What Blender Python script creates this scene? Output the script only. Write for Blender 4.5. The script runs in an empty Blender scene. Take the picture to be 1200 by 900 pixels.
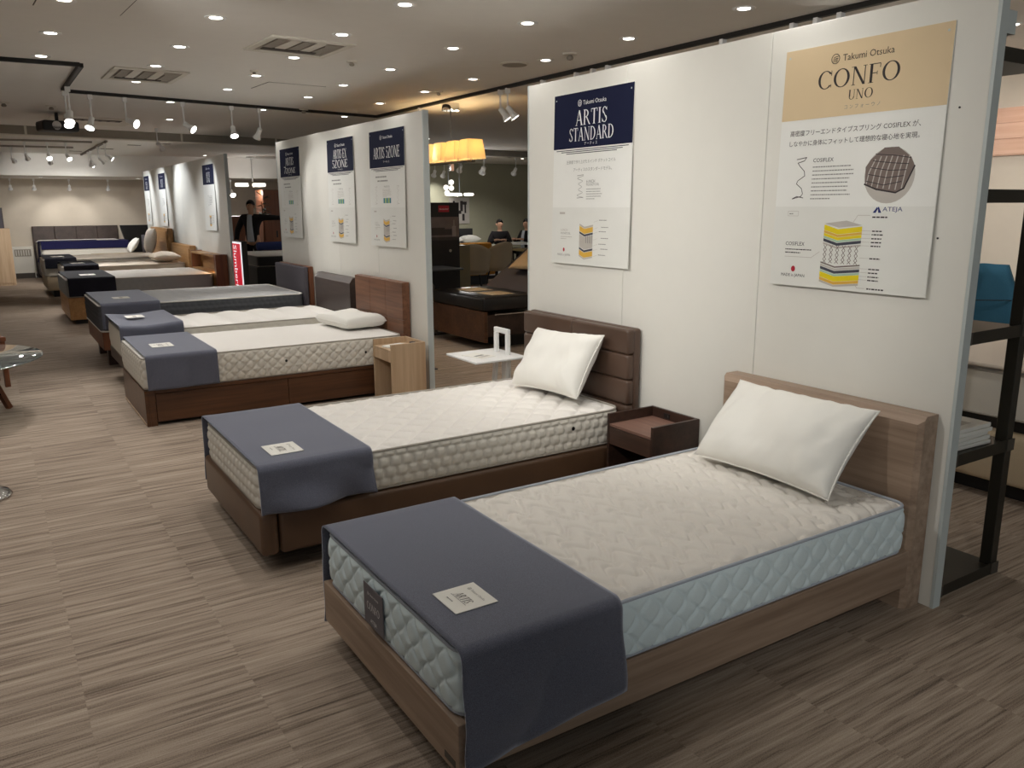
import bpy, bmesh, math, random
import numpy as np
from mathutils import Matrix, Vector
random.seed(7); np.random.seed(7)
PI = math.pi
SC = bpy.context.scene
COL = SC.collection

# ------------------------------------------------------------------ camera, world, exposure
cam_d = bpy.data.cameras.new('camera'); cam = bpy.data.objects.new('camera', cam_d); COL.objects.link(cam)
cam_d.sensor_width = 36.0; cam_d.lens = 951.87 / 1200 * 36; cam_d.clip_end = 200
RX = Vector((0.8420, -0.5394, -0.0047)); UP = Vector((0.1197, 0.1786, 0.9766)); BK = RX.cross(UP).normalized()
UP = BK.cross(RX).normalized(); RX.normalize()
cam.matrix_world = Matrix(((RX.x, UP.x, BK.x, 0), (RX.y, UP.y, BK.y, 0), (RX.z, UP.z, BK.z, 1.6), (0, 0, 0, 1)))
SC.camera = cam
w = bpy.data.worlds.new('world'); SC.world = w; w.use_nodes = True
w.node_tree.nodes['Background'].inputs[0].default_value = (0.86, 0.95, 1.0, 1)
w.node_tree.nodes['Background'].inputs[1].default_value = 0.5
vs = SC.view_settings
vs.view_transform = 'Standard'; vs.look = 'None'; vs.gamma = 1.0; vs.use_curve_mapping = False
vs.exposure = 0.0
DOWN_W = 14.0            # one recessed downlight
WARM = (1.0, 0.972, 0.93)

# ------------------------------------------------------------------ helpers
def L(r, g, b, a=1.0):
    f = lambda c: (c / 255 / 12.92) if c / 255 <= 0.04045 else ((c / 255 + 0.055) / 1.055) ** 2.4
    return (f(r), f(g), f(b), a)

MATS = {}
def _new(name):
    m = bpy.data.materials.new(name); m.use_nodes = True; MATS[name] = m
    nt = m.node_tree; return m, nt, nt.nodes['Principled BSDF']
def _coords(nt, scale, kind='Object'):
    tc = nt.nodes.new('ShaderNodeTexCoord'); mp = nt.nodes.new('ShaderNodeMapping')
    mp.inputs['Scale'].default_value = scale
    nt.links.new(tc.outputs[kind], mp.inputs[0]); return mp.outputs[0]
def _noise(nt, vec, scale=1, detail=3, rough=0.55):
    n = nt.nodes.new('ShaderNodeTexNoise'); n.inputs['Scale'].default_value = scale
    n.inputs['Detail'].default_value = detail; n.inputs['Roughness'].default_value = rough
    nt.links.new(vec, n.inputs['Vector']); return n.outputs['Fac']
def _ramp(nt, fac, stops):
    r = nt.nodes.new('ShaderNodeValToRGB'); e = r.color_ramp.elements
    e[0].position, e[0].color = stops[0]; e[1].position, e[1].color = stops[-1]
    for p, c in stops[1:-1]:
        x = e.new(p); x.color = c
    nt.links.new(fac, r.inputs[0]); return r.outputs[0]
def _bump(nt, b, h, strength, dist=0.002):
    n = nt.nodes.new('ShaderNodeBump'); n.inputs['Strength'].default_value = strength
    n.inputs['Distance'].default_value = dist
    nt.links.new(h, n.inputs['Height']); nt.links.new(n.outputs[0], b.inputs['Normal'])
def plain(name, col, rough=0.5, metal=0.0, spec=0.5, mott=0.04, coat=0.0):
    m, nt, b = _new(name)
    f = _noise(nt, _coords(nt, (1, 1, 1)), 9, 3)
    c0 = tuple(c * (1 - mott) for c in col[:3]) + (1,); c1 = tuple(min(1, c * (1 + mott)) for c in col[:3]) + (1,)
    nt.links.new(_ramp(nt, f, [(0.3, c0), (0.7, c1)]), b.inputs['Base Color'])
    b.inputs['Roughness'].default_value = rough; b.inputs['Metallic'].default_value = metal
    b.inputs['Specular IOR Level'].default_value = spec; b.inputs['Coat Weight'].default_value = coat
    return m
def wood(name, dark, light, axis=0, scale=1.0, rough=0.45, coat=0.0):
    m, nt, b = _new(name)
    s = [38 * scale] * 3; s[axis] = 1.6 * scale
    v = _coords(nt, s); f = _noise(nt, v, 1, 4, 0.6)
    s2 = [7 * scale] * 3; s2[axis] = 0.8 * scale
    f2 = _noise(nt, _coords(nt, s2), 1, 2, 0.5)
    mx = nt.nodes.new('ShaderNodeMath'); mx.operation = 'ADD'; mx.use_clamp = True
    a = nt.nodes.new('ShaderNodeMath'); a.operation = 'MULTIPLY'; a.inputs[1].default_value = 0.5; nt.links.new(f, a.inputs[0])
    c = nt.nodes.new('ShaderNodeMath'); c.operation = 'MULTIPLY'; c.inputs[1].default_value = 0.45; nt.links.new(f2, c.inputs[0])
    nt.links.new(a.outputs[0], mx.inputs[0]); nt.links.new(c.outputs[0], mx.inputs[1])
    mid = tuple((d + l) / 2 for d, l in zip(dark, light))
    nt.links.new(_ramp(nt, mx.outputs[0], [(0.34, dark), (0.5, mid), (0.66, light)]), b.inputs['Base Color'])
    b.inputs['Roughness'].default_value = rough; b.inputs['Coat Weight'].default_value = coat
    _bump(nt, b, f, 0.12, 0.0006)
    return m
def leather(name, col, rough=0.38):
    m, nt, b = _new(name)
    v = nt.nodes.new('ShaderNodeTexVoronoi'); v.inputs['Scale'].default_value = 420
    nt.links.new(_coords(nt, (1, 1, 1)), v.inputs['Vector'])
    f = _noise(nt, _coords(nt, (1, 1, 1)), 6, 3)
    nt.links.new(_ramp(nt, f, [(0.3, tuple(c * 0.88 for c in col[:3]) + (1,)), (0.7, tuple(c * 1.1 for c in col[:3]) + (1,))]), b.inputs['Base Color'])
    b.inputs['Roughness'].default_value = rough
    _bump(nt, b, v.outputs['Distance'], 0.25, 0.0006)
    return m
def fabric(name, col, fleck=0.0, weave=900, rough=0.9, bump=0.25, sheen=0.0, ribs=None):
    m, nt, b = _new(name)
    f = _noise(nt, _coords(nt, (1, 1, 1)), weave * 0.5, 2, 0.7)
    c0 = tuple(max(0, c * (1 - fleck)) for c in col[:3]) + (1,); c1 = tuple(min(1, c * (1 + fleck)) for c in col[:3]) + (1,)
    nt.links.new(_ramp(nt, f, [(0.35, c0), (0.65, c1)]), b.inputs['Base Color'])
    b.inputs['Roughness'].default_value = rough; b.inputs['Specular IOR Level'].default_value = 0.2
    b.inputs['Sheen Weight'].default_value = sheen; b.inputs['Sheen Roughness'].default_value = 0.45; b.inputs['Sheen Tint'].default_value = (0.82, 0.86, 1.0, 1)
    if ribs:
        wv = nt.nodes.new('ShaderNodeTexWave'); wv.bands_direction = ribs; wv.inputs['Scale'].default_value = 55
        wv.inputs['Distortion'].default_value = 1.2; wv.inputs['Detail Scale'].default_value = 4
        nt.links.new(_coords(nt, (1, 1, 1)), wv.inputs['Vector'])
        _bump(nt, b, wv.outputs['Fac'], bump, 0.0012)
    else:
        _bump(nt, b, f, bump, 0.001)
    return m
def emit(name, col, strength):
    m, nt, b = _new(name)
    b.inputs['Base Color'].default_value = tuple(0.6 * c for c in col[:3]) + (1,)
    b.inputs['Emission Color'].default_value = tuple(col[:3]) + (1,); b.inputs['Emission Strength'].default_value = strength
    return m
def glass(name, col=(0.75, 0.88, 0.85, 1)):
    m, nt, b = _new(name)
    b.inputs['Base Color'].default_value = col; b.inputs['Roughness'].default_value = 0.02
    b.inputs['Transmission Weight'].default_value = 0.9; b.inputs['IOR'].default_value = 1.5
    return m
def carpet_mat():
    m, nt, b = _new('striped_carpet')
    N = nt.nodes.new; K = nt.links.new
    def math_(op, a, c=None):
        n = N('ShaderNodeMath'); n.operation = op
        for i, x in enumerate((a, c)):
            if x is None: continue
            if isinstance(x, (int, float)): n.inputs[i].default_value = x
            else: K(x, n.inputs[i])
        return n.outputs[0]
    g = N('ShaderNodeNewGeometry'); sp = N('ShaderNodeSeparateXYZ'); K(g.outputs['Position'], sp.inputs[0])
    ix = math_('FLOOR', math_('DIVIDE', math_('SUBTRACT', sp.outputs[0], 0.1), 0.5)); iy = math_('FLOOR', math_('DIVIDE', sp.outputs[1], 0.5))
    cid = N('ShaderNodeCombineXYZ'); K(ix, cid.inputs[0]); K(iy, cid.inputs[1])
    wn = N('ShaderNodeTexWhiteNoise'); wn.noise_dimensions = '2D'; K(cid.outputs[0], wn.inputs['Vector'])
    r = math_('MULTIPLY', wn.outputs['Value'], 13.0)
    def stripe(sx, sy, det):
        cv = N('ShaderNodeCombineXYZ'); K(math_('MULTIPLY', math_('ADD', sp.outputs[0], r), sx), cv.inputs[0])
        K(math_('MULTIPLY', math_('ADD', sp.outputs[1], r), sy), cv.inputs[1]); return _noise(nt, cv.outputs[0], 1, det, 0.6)
    s1 = stripe(1.1, 34, 3); s2 = stripe(4.0, 110, 2)
    fl = _noise(nt, _coords(nt, (1, 1, 1), 'Object') if False else g.outputs['Position'], 260, 3, 0.8)
    f = math_('ADD', math_('MULTIPLY', s1, 0.40), math_('ADD', math_('MULTIPLY', s2, 0.28), math_('MULTIPLY', fl, 0.36)))
    f = math_('ADD', f, math_('MULTIPLY', math_('SUBTRACT', wn.outputs['Value'], 0.5), 0.012))
    K(_ramp(nt, f, [(0.38, L(84, 74, 66)), (0.455, L(132, 117, 104)), (0.52, L(160, 144, 129)), (0.66, L(194, 178, 160))]), b.inputs['Base Color'])
    b.inputs['Roughness'].default_value = 0.95; b.inputs['Specular IOR Level'].default_value = 0.1
    _bump(nt, b, f, 0.4, 0.003)
    return m

M_carpet = carpet_mat()
M_ceil = plain('ceiling_paint', L(236, 233, 227), 0.85, spec=0.2, mott=0.01)
M_wall = plain('wall_paint', L(205, 194, 178), 0.8, spec=0.2, mott=0.015)
M_olive = plain('olive_wall_paint', L(170, 168, 146), 0.8, spec=0.2, mott=0.015)
M_grey_wall = plain('grey_wall_paint', L(150, 144, 138), 0.8, spec=0.2)
M_beam = plain('beam_paint', L(150, 143, 132), 0.7, spec=0.2)
M_panel = plain('panel_white', L(229, 227, 219), 0.5, spec=0.3, mott=0.008)
M_alu = plain('panel_edge', L(196, 204, 203), 0.4, 0.0, 0.5, 0.01)
M_paper = plain('poster_paper', L(236, 236, 231), 0.7, spec=0.15, mott=0.01)
M_paper2 = plain('poster_paper_lower', L(228, 228, 222), 0.5, spec=0.3, mott=0.01)
M_beige = plain('poster_beige', L(220, 197, 160), 0.5, spec=0.3, mott=0.01)
M_navyp = plain('poster_navy', L(29, 33, 58), 0.75, spec=0.12, mott=0.03)
M_ink = plain('ink_dark', L(44, 36, 38), 0.6); M_inkg = plain('ink_grey', L(140, 138, 134), 0.6)
M_inkw = plain('ink_white', L(240, 240, 240), 0.5, mott=0.01); M_inkb = plain('ink_blue', L(30, 44, 110), 0.5)
M_yel = plain('print_yellow', L(232, 208, 20), 0.5); M_gold = plain('print_gold', L(224, 178, 74), 0.5)
M_teal = plain('print_teal', L(40, 130, 150), 0.5); M_lgr = plain('print_green', L(160, 190, 110), 0.5)
M_red = plain('print_red', L(176, 28, 50), 0.5); M_prg = plain('print_grey', L(190, 184, 176), 0.5)
M_prd = plain('print_slate', L(66, 68, 80), 0.5); M_prmesh = plain('print_mesh', L(118, 104, 98), 0.6)
M_prgreen = plain('print_mint', L(170, 200, 176), 0.6)
M_felt = fabric('navy_felt', L(97, 99, 112), 0.36, 1000, 0.95, 0.35, 0.8)
M_felt_dark = fabric('dark_felt', L(34, 35, 44), 0.3, 1000, 0.95, 0.3, 0.1)
M_navy_cloth = fabric('deep_navy_cloth', L(30, 30, 70), 0.2, 700, 0.8)
M_card = plain('card_white', L(238, 236, 228), 0.5, mott=0.01)
M_cover = fabric('mattress_cream', L(233, 228, 220), 0.02, 700, 0.85, 0.35, 0.1, ribs='Y')
M_cover2 = fabric('mattress_white', L(236, 232, 226), 0.02, 700, 0.85, 0.18, 0.1, ribs='X')
M_border_blue = fabric('border_pale_blue', L(222, 236, 239), 0.03, 700, 0.8, 0.2)
M_border = fabric('border_ivory', L(222, 217, 206), 0.03, 700, 0.85, 0.2)
M_border_grey = fabric('border_grey', L(150, 152, 150), 0.06, 700, 0.85, 0.25)
M_cover_grey = fabric('mattress_grey', L(178, 178, 178), 0.04, 700, 0.85, 0.25)
M_border_slate = fabric('border_slate', L(92, 94, 98), 0.12, 500, 0.85, 0.25)
M_pipe_blue = fabric('piping_blue_grey', L(176, 182, 192), 0.03, 900, 0.6)
M_pipe = fabric('piping_white', L(232, 229, 222), 0.03, 900, 0.7)
M_pipe_tan = fabric('piping_taupe', L(170, 164, 154), 0.03, 900, 0.7)
M_pillow = fabric('pillow_white', L(240, 238, 231), 0.01, 900, 0.85, 0.12, 0.1)
M_pillow_cream = fabric('pillow_cream', L(226, 214, 200), 0.01, 900, 0.85, 0.12)
M_greige = wood('greige_wood', L(132, 110, 92), L(182, 158, 137), 1)
M_greige_x = wood('greige_wood_rail', L(132, 110, 92), L(182, 158, 137), 0)
M_walnut = wood('walnut', L(92, 58, 38), L(146, 100, 72), 1)
M_brownwood = wood('brown_wood', L(66, 40, 24), L(108, 70, 44), 0, rough=0.35)
M_darkwood = wood('dark_wood', L(44, 30, 24), L(72, 50, 40), 1, rough=0.4)
M_darkwood2 = wood('dark_wood_drawer', L(56, 38, 30), L(88, 62, 50), 1, rough=0.45)
M_topwood = wood('nightstand_top', L(112, 82, 70), L(140, 106, 92), 1, rough=0.5)
M_oak = wood('light_oak', L(184, 154, 122), L(214, 188, 156), 2, 0.9)
M_oak_y = wood('honey_oak', L(150, 108, 62), L(190, 146, 94), 1)
M_redwood = wood('red_brown_wood', L(92, 52, 30), L(140, 84, 52), 2, 0.8)
M_espresso = wood('espresso_wood', L(52, 42, 38), L(78, 64, 58), 1)
M_leather = leather('brown_leather', L(84, 64, 52)); M_leather_f = leather('brown_leather_frame', L(92, 68, 50))
M_black_leather = leather('black_leather', L(26, 25, 25), 0.35)
M_grey_up = fabric('grey_upholstery', L(92, 88, 94), 0.1, 500, 0.9)
M_beige_up = fabric('beige_upholstery', L(196, 178, 150), 0.08, 500, 0.9)
M_tan_up = fabric('tan_upholstery', L(190, 134, 60), 0.08, 500, 0.9)
M_blue_up = fabric('blue_upholstery', L(44, 84, 104), 0.1, 500, 0.9)
M_black = plain('black_matte', L(22, 21, 21), 0.5); M_trackm = plain('track_black', L(26, 23, 20), 0.6)
M_darkmetal = plain('dark_bronze', L(52, 49, 42), 0.45, 0.3); M_steel = plain('joint_steel', L(96, 92, 86), 0.45, 0.6)
M_white = plain('white_lacquer', L(238, 238, 236), 0.35, mott=0.01); M_offw = plain('white_plastic', L(220, 215, 203), 0.5, mott=0.01)
M_ventd = plain('vent_dark', L(70, 62, 54), 0.7); M_ventg = plain('vent_grey', L(150, 142, 130), 0.6)  # dark brown for grilles, slots, hatch gaps and the kick plate
M_chrome = plain('chrome', L(220, 220, 222), 0.06, 1.0, mott=0.01)
M_slate = plain('slate_board', L(52, 58, 66), 0.5)
M_glass = glass('clear_glass', (0.62, 0.68, 0.66, 1))
M_lens = emit('downlight_lens', (1.0, 0.94, 0.84), 9.0)
M_lens_c = emit('spot_lens', (1.0, 0.95, 0.88), 11.0)
M_shade = emit('lit_shade', (1.0, 0.80, 0.47), 0.32)
_nt = M_shade.node_tree; _tr = _nt.nodes.new('ShaderNodeBsdfTranslucent'); _tr.inputs[0].default_value = L(250, 226, 176); _mx = _nt.nodes.new('ShaderNodeMixShader'); _mx.inputs[0].default_value = 0.5
_nt.links.new(_nt.nodes['Principled BSDF'].outputs[0], _mx.inputs[1]); _nt.links.new(_tr.outputs[0], _mx.inputs[2]); _nt.links.new(_mx.outputs[0], _nt.nodes['Material Output'].inputs[0])
M_globe = emit('lit_globe', (1.0, 0.95, 0.85), 1.6)
M_redlit = emit('lit_red', L(200, 16, 44), 0.75); M_whitelit = emit('lit_white', (0.95, 0.97, 1.0), 0.8)
M_niche = emit('niche_lamp', (1.0, 0.62, 0.25), 4.0)
M_skin = plain('skin', L(206, 160, 132), 0.55); M_hair = plain('hair', L(24, 20, 19), 0.5)
M_suit = fabric('suit', L(38, 36, 38), 0.1, 600, 0.9); M_shirt = fabric('shirt', L(190, 196, 206), 0.04, 600, 0.8)
M_trous = fabric('trousers', L(24, 24, 28), 0.1, 600, 0.9)
M_photo = None

def tag(o, label=None, cat=None, group=None, kind=None):
    if label: o['label'] = label
    if cat: o['category'] = cat
    if group: o['group'] = group
    if kind: o['kind'] = kind
    return o
def empty(name, loc=(0, 0, 0), rz=0.0, **k):
    o = bpy.data.objects.new(name, None); COL.objects.link(o); o.location = loc; o.rotation_euler = (0, 0, rz)
    o.empty_display_size = 0.1
    return tag(o, **k)
def link(name, me, mat=None, parent=None, smooth=False):
    if mat is not None and not me.materials: me.materials.append(mat)
    if smooth: me.polygons.foreach_set('use_smooth', [True] * len(me.polygons))
    o = bpy.data.objects.new(name, me); COL.objects.link(o)
    if parent is not None: o.parent = parent
    return o
class MB:
    """collects shapes, then becomes one mesh"""
    def __init__(s): s.bm = bmesh.new()
    def box(s, x0, x1, y0, y1, z0, z1, bev=0.0, seg=2, mat=None):
        t = bmesh.new(); bmesh.ops.create_cube(t, size=1)
        for v in t.verts:
            v.co = Vector(((x0 + x1) / 2 + v.co.x * (x1 - x0), (y0 + y1) / 2 + v.co.y * (y1 - y0), (z0 + z1) / 2 + v.co.z * (z1 - z0)))
        if bev > 0: bmesh.ops.bevel(t, geom=t.edges[:], offset=bev, segments=seg, affect='EDGES', profile=0.5)
        if mat is not None: bmesh.ops.transform(t, matrix=mat, verts=t.verts)
        s._join(t); return s
    def _join(s, t):
        me = bpy.data.meshes.new('t'); t.to_mesh(me); t.free(); s.bm.from_mesh(me); bpy.data.meshes.remove(me)
    def poly(s, pts, z0, z1, axis='z', mat=None):
        t = bmesh.new(); n = len(pts)
        def P(p, h): return {'z': (p[0], p[1], h), 'y': (p[0], h, p[1]), 'x': (h, p[0], p[1])}[axis]
        a = [t.verts.new(P(p, z0)) for p in pts]; b = [t.verts.new(P(p, z1)) for p in pts]
        t.faces.new(a); t.faces.new(b[::-1])
        for i in range(n): t.faces.new((a[i], b[i], b[(i + 1) % n], a[(i + 1) % n]))
        bmesh.ops.recalc_face_normals(t, faces=t.faces[:])
        if mat is not None: bmesh.ops.transform(t, matrix=mat, verts=t.verts)
        s._join(t); return s
    def flat(s, pts):
        f = s.bm.faces.new([s.bm.verts.new((p[0], p[1], p[2] if len(p) > 2 else 0)) for p in pts]); return s
    def lathe(s, prof, c=(0, 0, 0), n=24, mat=None):
        t = bmesh.new(); rings = []
        for r, z in prof:
            rings.append([t.verts.new((c[0] + r * math.cos(2 * PI * i / n), c[1] + r * math.sin(2 * PI * i / n), c[2] + z)) for i in range(n)])
        for a, b in zip(rings, rings[1:]):
            for i in range(n): t.faces.new((a[i], a[(i + 1) % n], b[(i + 1) % n], b[i]))
        t.faces.new(rings[0][::-1]); t.faces.new(rings[-1])
        bmesh.ops.remove_doubles(t, verts=t.verts[:], dist=1e-6)
        bmesh.ops.recalc_face_normals(t, faces=t.faces[:])
        if mat is not None: bmesh.ops.transform(t, matrix=mat, verts=t.verts)
        s._join(t); return s
    def tube(s, pts, r, n=8, closed=False):
        t = bmesh.new(); pts = [Vector(p) for p in pts]; m = len(pts); rings = []
        rr = r if isinstance(r, (list, tuple)) else [r] * m
        for i, p in enumerate(pts):
            a = pts[(i - 1) % m] if (closed or i > 0) else p; b = pts[(i + 1) % m] if (closed or i < m - 1) else p
            d = (b - a).normalized(); ref = Vector((0, 0, 1)) if abs(d.z) < 0.9 else Vector((1, 0, 0))
            u = d.cross(ref).normalized(); v = d.cross(u)
            rings.append([t.verts.new(p + u * rr[i] * math.cos(2 * PI * k / n) + v * rr[i] * math.sin(2 * PI * k / n)) for k in range(n)])
        pr = list(zip(rings, rings[1:])) + ([(rings[-1], rings[0])] if closed else [])
        for a, b in pr:
            for k in range(n): t.faces.new((a[k], a[(k + 1) % n], b[(k + 1) % n], b[k]))
        if not closed: t.faces.new(rings[0][::-1]); t.faces.new(rings[-1])
        bmesh.ops.recalc_face_normals(t, faces=t.faces[:]); s._join(t); return s
    def mesh(s, name):
        me = bpy.data.meshes.new(name); s.bm.to_mesh(me); s.bm.free(); return me
    def build(s, name, mat, parent=None, smooth=False):
        o = link(name, s.mesh(name), mat, parent, smooth)
        if smooth: o.data.set_sharp_from_angle(angle=math.radians(40))
        return o
def bx(name, mat, parent, *a, smooth=False, **k): return MB().box(*a, **k).build(name, mat, parent, smooth)
def dup(root, M=None, **k):
    r = root.copy(); COL.objects.link(r)
    if M is not None: r.matrix_world = M
    for ch in root.children:
        c = ch.copy(); COL.objects.link(c); c.parent = r
        for g in ch.children:
            d = g.copy(); COL.objects.link(d); d.parent = c
    return tag(r, **k)
def grid_mesh(name, V):
    n, m = V.shape[:2]; idx = np.arange(n * m).reshape(n, m)
    F = np.stack([idx[:-1, :-1], idx[1:, :-1], idx[1:, 1:], idx[:-1, 1:]], -1).reshape(-1, 4)
    me = bpy.data.meshes.new(name); me.vertices.add(n * m); me.vertices.foreach_set('co', V.reshape(-1).astype(np.float32))
    me.loops.add(F.size); me.polygons.add(len(F)); me.loops.foreach_set('vertex_index', F.reshape(-1).astype(np.int32))
    me.polygons.foreach_set('loop_start', (np.arange(len(F)) * 4).astype(np.int32))
    me.polygons.foreach_set('use_smooth', np.ones(len(F), bool))
    me.update(calc_edges=True); me.validate(); return me

# ------------------------------------------------------------------ the room
XL, XR, YB, YF = -8.0, 15.0, -5.0, 22.3
CZ = 2.7
fl = bx('floor', plain('subfloor', L(70, 62, 55), 0.9), None, XL, XR, YB, YF, -0.1, -0.006); tag(fl, kind='structure')
def in_view(x, y):
    p = Vector((x, y, -1.6)); d = -p.dot(BK)
    if d < 0.3: return None
    u = 600 + 951.87 * p.dot(RX) / d; v = 450 - 951.87 * p.dot(UP) / d
    return (u, v, d)
cells = []
for i in range(int((XL - .1) / .5), int((XR - .1) / .5) + 1):
    for j in range(int(YB / .5), int(YF / .5)):
        x, y = .1 + i * .5, j * .5
        if x < XL or x + .5 > XR: continue
        q = in_view(x + .25, y + .25)
        near = q is not None and -90 < q[0] < 1290 and q[1] < 1050 and x < 4.6
        cells.append((q[2] if near else 999, x, y))
cells.sort(); tile = MB().box(-.25, .25, -.25, .25, -.006, 0, 0.0004, 1).mesh('carpet_tile')
tile.materials.append(M_carpet)
for d, x, y in cells[:290]:
    o = bpy.data.objects.new('carpet_tile', tile); COL.objects.link(o); o.location = (x + .25, y + .25, 0); o.parent = fl
rest = MB()
for d, x, y in cells[290:]:
    rest.flat([(x + .0005, y + .0005, 0), (x + .4995, y + .0005, 0), (x + .4995, y + .4995, 0), (x + .0005, y + .4995, 0)])
tag(rest.build('carpet_tile_field', M_carpet, fl), kind='stuff')
tag(bx('ceiling', M_ceil, None, XL, XR, YB, YF, CZ, CZ + .1), kind='structure')
tag(bx('wall_left', M_wall, None, XL - .1, XL, YB, YF, 0, CZ), kind='structure')
tag(bx('wall_far', M_wall, None, XL, 8.0, YF, YF + .1, 0, CZ), kind='structure')
tag(bx('wall_far_right', M_olive, None, 8.0, XR, 19.5, 19.6, 0, CZ), kind='structure')
tag(bx('wall_return', M_grey_wall, None, 7.95, 8.0, 19.5, YF, 0, CZ), kind='structure')
tag(bx('wall_right', M_wall, None, 7.2, 7.3, YB, 8.0, 0, CZ), kind='structure')
tag(bx('wall_right_end', M_wall, None, XR, XR + .1, 8.0, 19.6, 0, CZ), kind='structure')
tag(bx('baseboard_right', M_espresso, None, 7.18, 7.2, YB, 8.0, 0, .08), kind='structure')
tag(bx('baseboard_far', M_espresso, None, XL, 8.0, YF - .02, YF, 0, .08), kind='structure')
# lowered soffit at the far end, beam across the ceiling
tag(bx('trim_soffit', M_ceil, None, XL, 7.9, 20.0, YF, 2.25, CZ), kind='structure')
bang = math.atan2(14.935 - 13.365, 9.96 - .368)
beam = empty('trim_beam', (.368, 13.40, CZ), bang * 0.9, kind='structure')
bx('beam_body', M_beam, beam, -8.2, 10.4, 0, .16, -.115, 0)
bx('beam_lip', M_offw, beam, -8.2, 10.4, -.012, .172, -.130, -.115)
for k in (-3.6, .28, 2.4, 3.95, 7.2, 9.7): bx('beam_strap', M_offw, beam, k, k + .03, -.006, 0, -.115, 0)

# ------------------------------------------------------------------ partition panels
PX, PT, PZ = 3.046, 0.045, 2.34
def partition(name, ys, kind='structure'):
    r = empty(name, (PX, ys[0], 0)); tag(r, kind=kind)
    for a, b in zip(ys, ys[1:]):
        bx('panel', M_panel, r, 0.0, PT, a - ys[0] + .002, b - ys[0] - .002, 0, PZ, bev=.0015, seg=1)
    bx('end_post', M_alu, r, -.002, PT + .002, -.012, .0015, 0, PZ + .003)
    bx('end_post', M_alu, r, -.002, PT + .002, ys[-1] - ys[0] - .0015, ys[-1] - ys[0] + .012, 0, PZ + .003)
    for a in ys[1:-1]: bx('joint_strip', M_alu, r, .006, PT - .006, a - ys[0] - .002, a - ys[0] + .002, 0, PZ - .004)
    return r
p1 = partition('wall_partition_near', [1.632, 2.609, 3.586, 4.547])
for y, z in ((.10, 1.94), (.13, 1.47)): MB().lathe([(.004, 0), (.004, .003)], n=8, mat=Matrix.Translation((-.003, y, z)) @ Matrix.Rotation(PI / 2, 4, 'Y')).build('nail_hole', M_ink, p1)
p2 = partition('wall_partition_middle', [6.07, 7.04, 8.01, 8.98, 9.94])
p3 = partition('wall_partition_far', [12.44, 13.62, 14.6, 15.58, 16.55, 17.53, 18.5, 19.49])
gp = empty('wall_partition_grey', (3.7, 10.5, 0)); tag(gp, kind='structure')
bx('panel', M_grey_wall, gp, 0, 1.62, 0, .05, 0, 2.34); bx('end_post', M_alu, gp, 1.62, 1.66, -.004, .054, 0, 2.345)

# ------------------------------------------------------------------ ceiling fittings and lamps
def point_at(loc, target):
    return (Vector(target) - Vector(loc)).to_track_quat('-Z', 'Y').to_matrix().to_4x4()
def spot_lamp(name, loc, target, watts, deg, col=WARM, blend=.6, r=.04, parent=None):
    d = bpy.data.lights.new(name, 'SPOT'); d.energy = watts; d.spot_size = math.radians(deg); d.spot_blend = blend
    d.color = col; d.shadow_soft_size = r
    o = bpy.data.objects.new(name, d); COL.objects.link(o); o.matrix_world = Matrix.Translation(loc) @ point_at(loc, target)
    return o
down = None
lens_p = [(.001, .0), (.034, .0), (.036, .004), (.001, .006)]
down_d = bpy.data.lights.new('downlight_lamp', 'SPOT'); down_d.energy = DOWN_W; down_d.spot_size = math.radians(122); down_d.spot_blend = 1.0
down_d.color = WARM; down_d.shadow_soft_size = .035
ring_me = MB().lathe([(.036, 0), (.040, -.003), (.062, -.005), (.066, -.002), (.066, 0)], n=28).mesh('trim_ring'); ring_me.materials.append(M_white)
lens_me = MB().lathe([(.0005, -.004), (.036, -.004), (.037, -.002), (.0005, -.001)], n=24).mesh('lens'); lens_me.materials.append(M_lens)
def downlight(x, y, z=CZ, watts=1.0, label='round recessed downlight in the ceiling of the display room'):
    r = empty('downlight', (x, y, z), label=label, cat='downlight', group='recessed ceiling downlights')
    for n, me in (('trim_ring', ring_me), ('lens', lens_me)):
        o = bpy.data.objects.new(n, me); COL.objects.link(o); o.parent = r
    l = bpy.data.objects.new('downlight_lamp', down_d); COL.objects.link(l); l.parent = r; l.location = (0, 0, -.012)
ROWS = {.52: [6.32, 7.29], 1.32: [5.32, 6.38, 7.32, 8.30], 2.14: [4.44, 5.40, 6.39, 7.41, 8.39], 2.99: [4.48, 5.44, 6.52, 7.57, 8.56], 3.84: [4.52, 5.50, 6.63, 7.58, 8.68, 3.51]}
RN = {.52: 'leftmost', 1.32: 'second from left', 2.14: 'middle', 2.99: 'fourth from left', 3.84: 'rightmost'}
ON = 'nearest,second,third,fourth,fifth,sixth'.split(',')
for x, ys in ROWS.items():
    for k, y in enumerate(sorted(ys)): downlight(x, y, label='round glowing ceiling downlight, %s in the %s row' % (ON[k], RN[x]))
for x, y0 in ((-2.0, 8.1), (-1.15, 8.15), (-.32, 7.25), (.52, 5.3), (1.32, 4.32), (2.14, 3.42), (2.99, 3.46), (3.84, 2.5)):
    y = y0
    while y > (2.4 if x > 1 else 2.2):
        downlight(x, y); y -= 1.0
for x, y, lab in ((1.86, 9.69, 'glowing downlight just beyond the black crossing track, above its spotlights'), (2.91, 9.91, 'glowing downlight beyond the crossing track, left of the middle partition top'), (4.0, 10.14, 'glowing downlight just above the top edge of the middle partition'),
                  (5.63, 2.92, 'lone glowing downlight right of the near partition')): downlight(x, y, label=lab)
for x, y in ((5.63, 5.0), (6.85, 2.2), (6.85, 3.4), (6.85, 4.6), (5.0, 3.9), (-.9, 11.0), (1.0, 12.0), (2.2, 11.6)): downlight(x, y)  # extra downlights, added to brighten the right zone and the far beds
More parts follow.
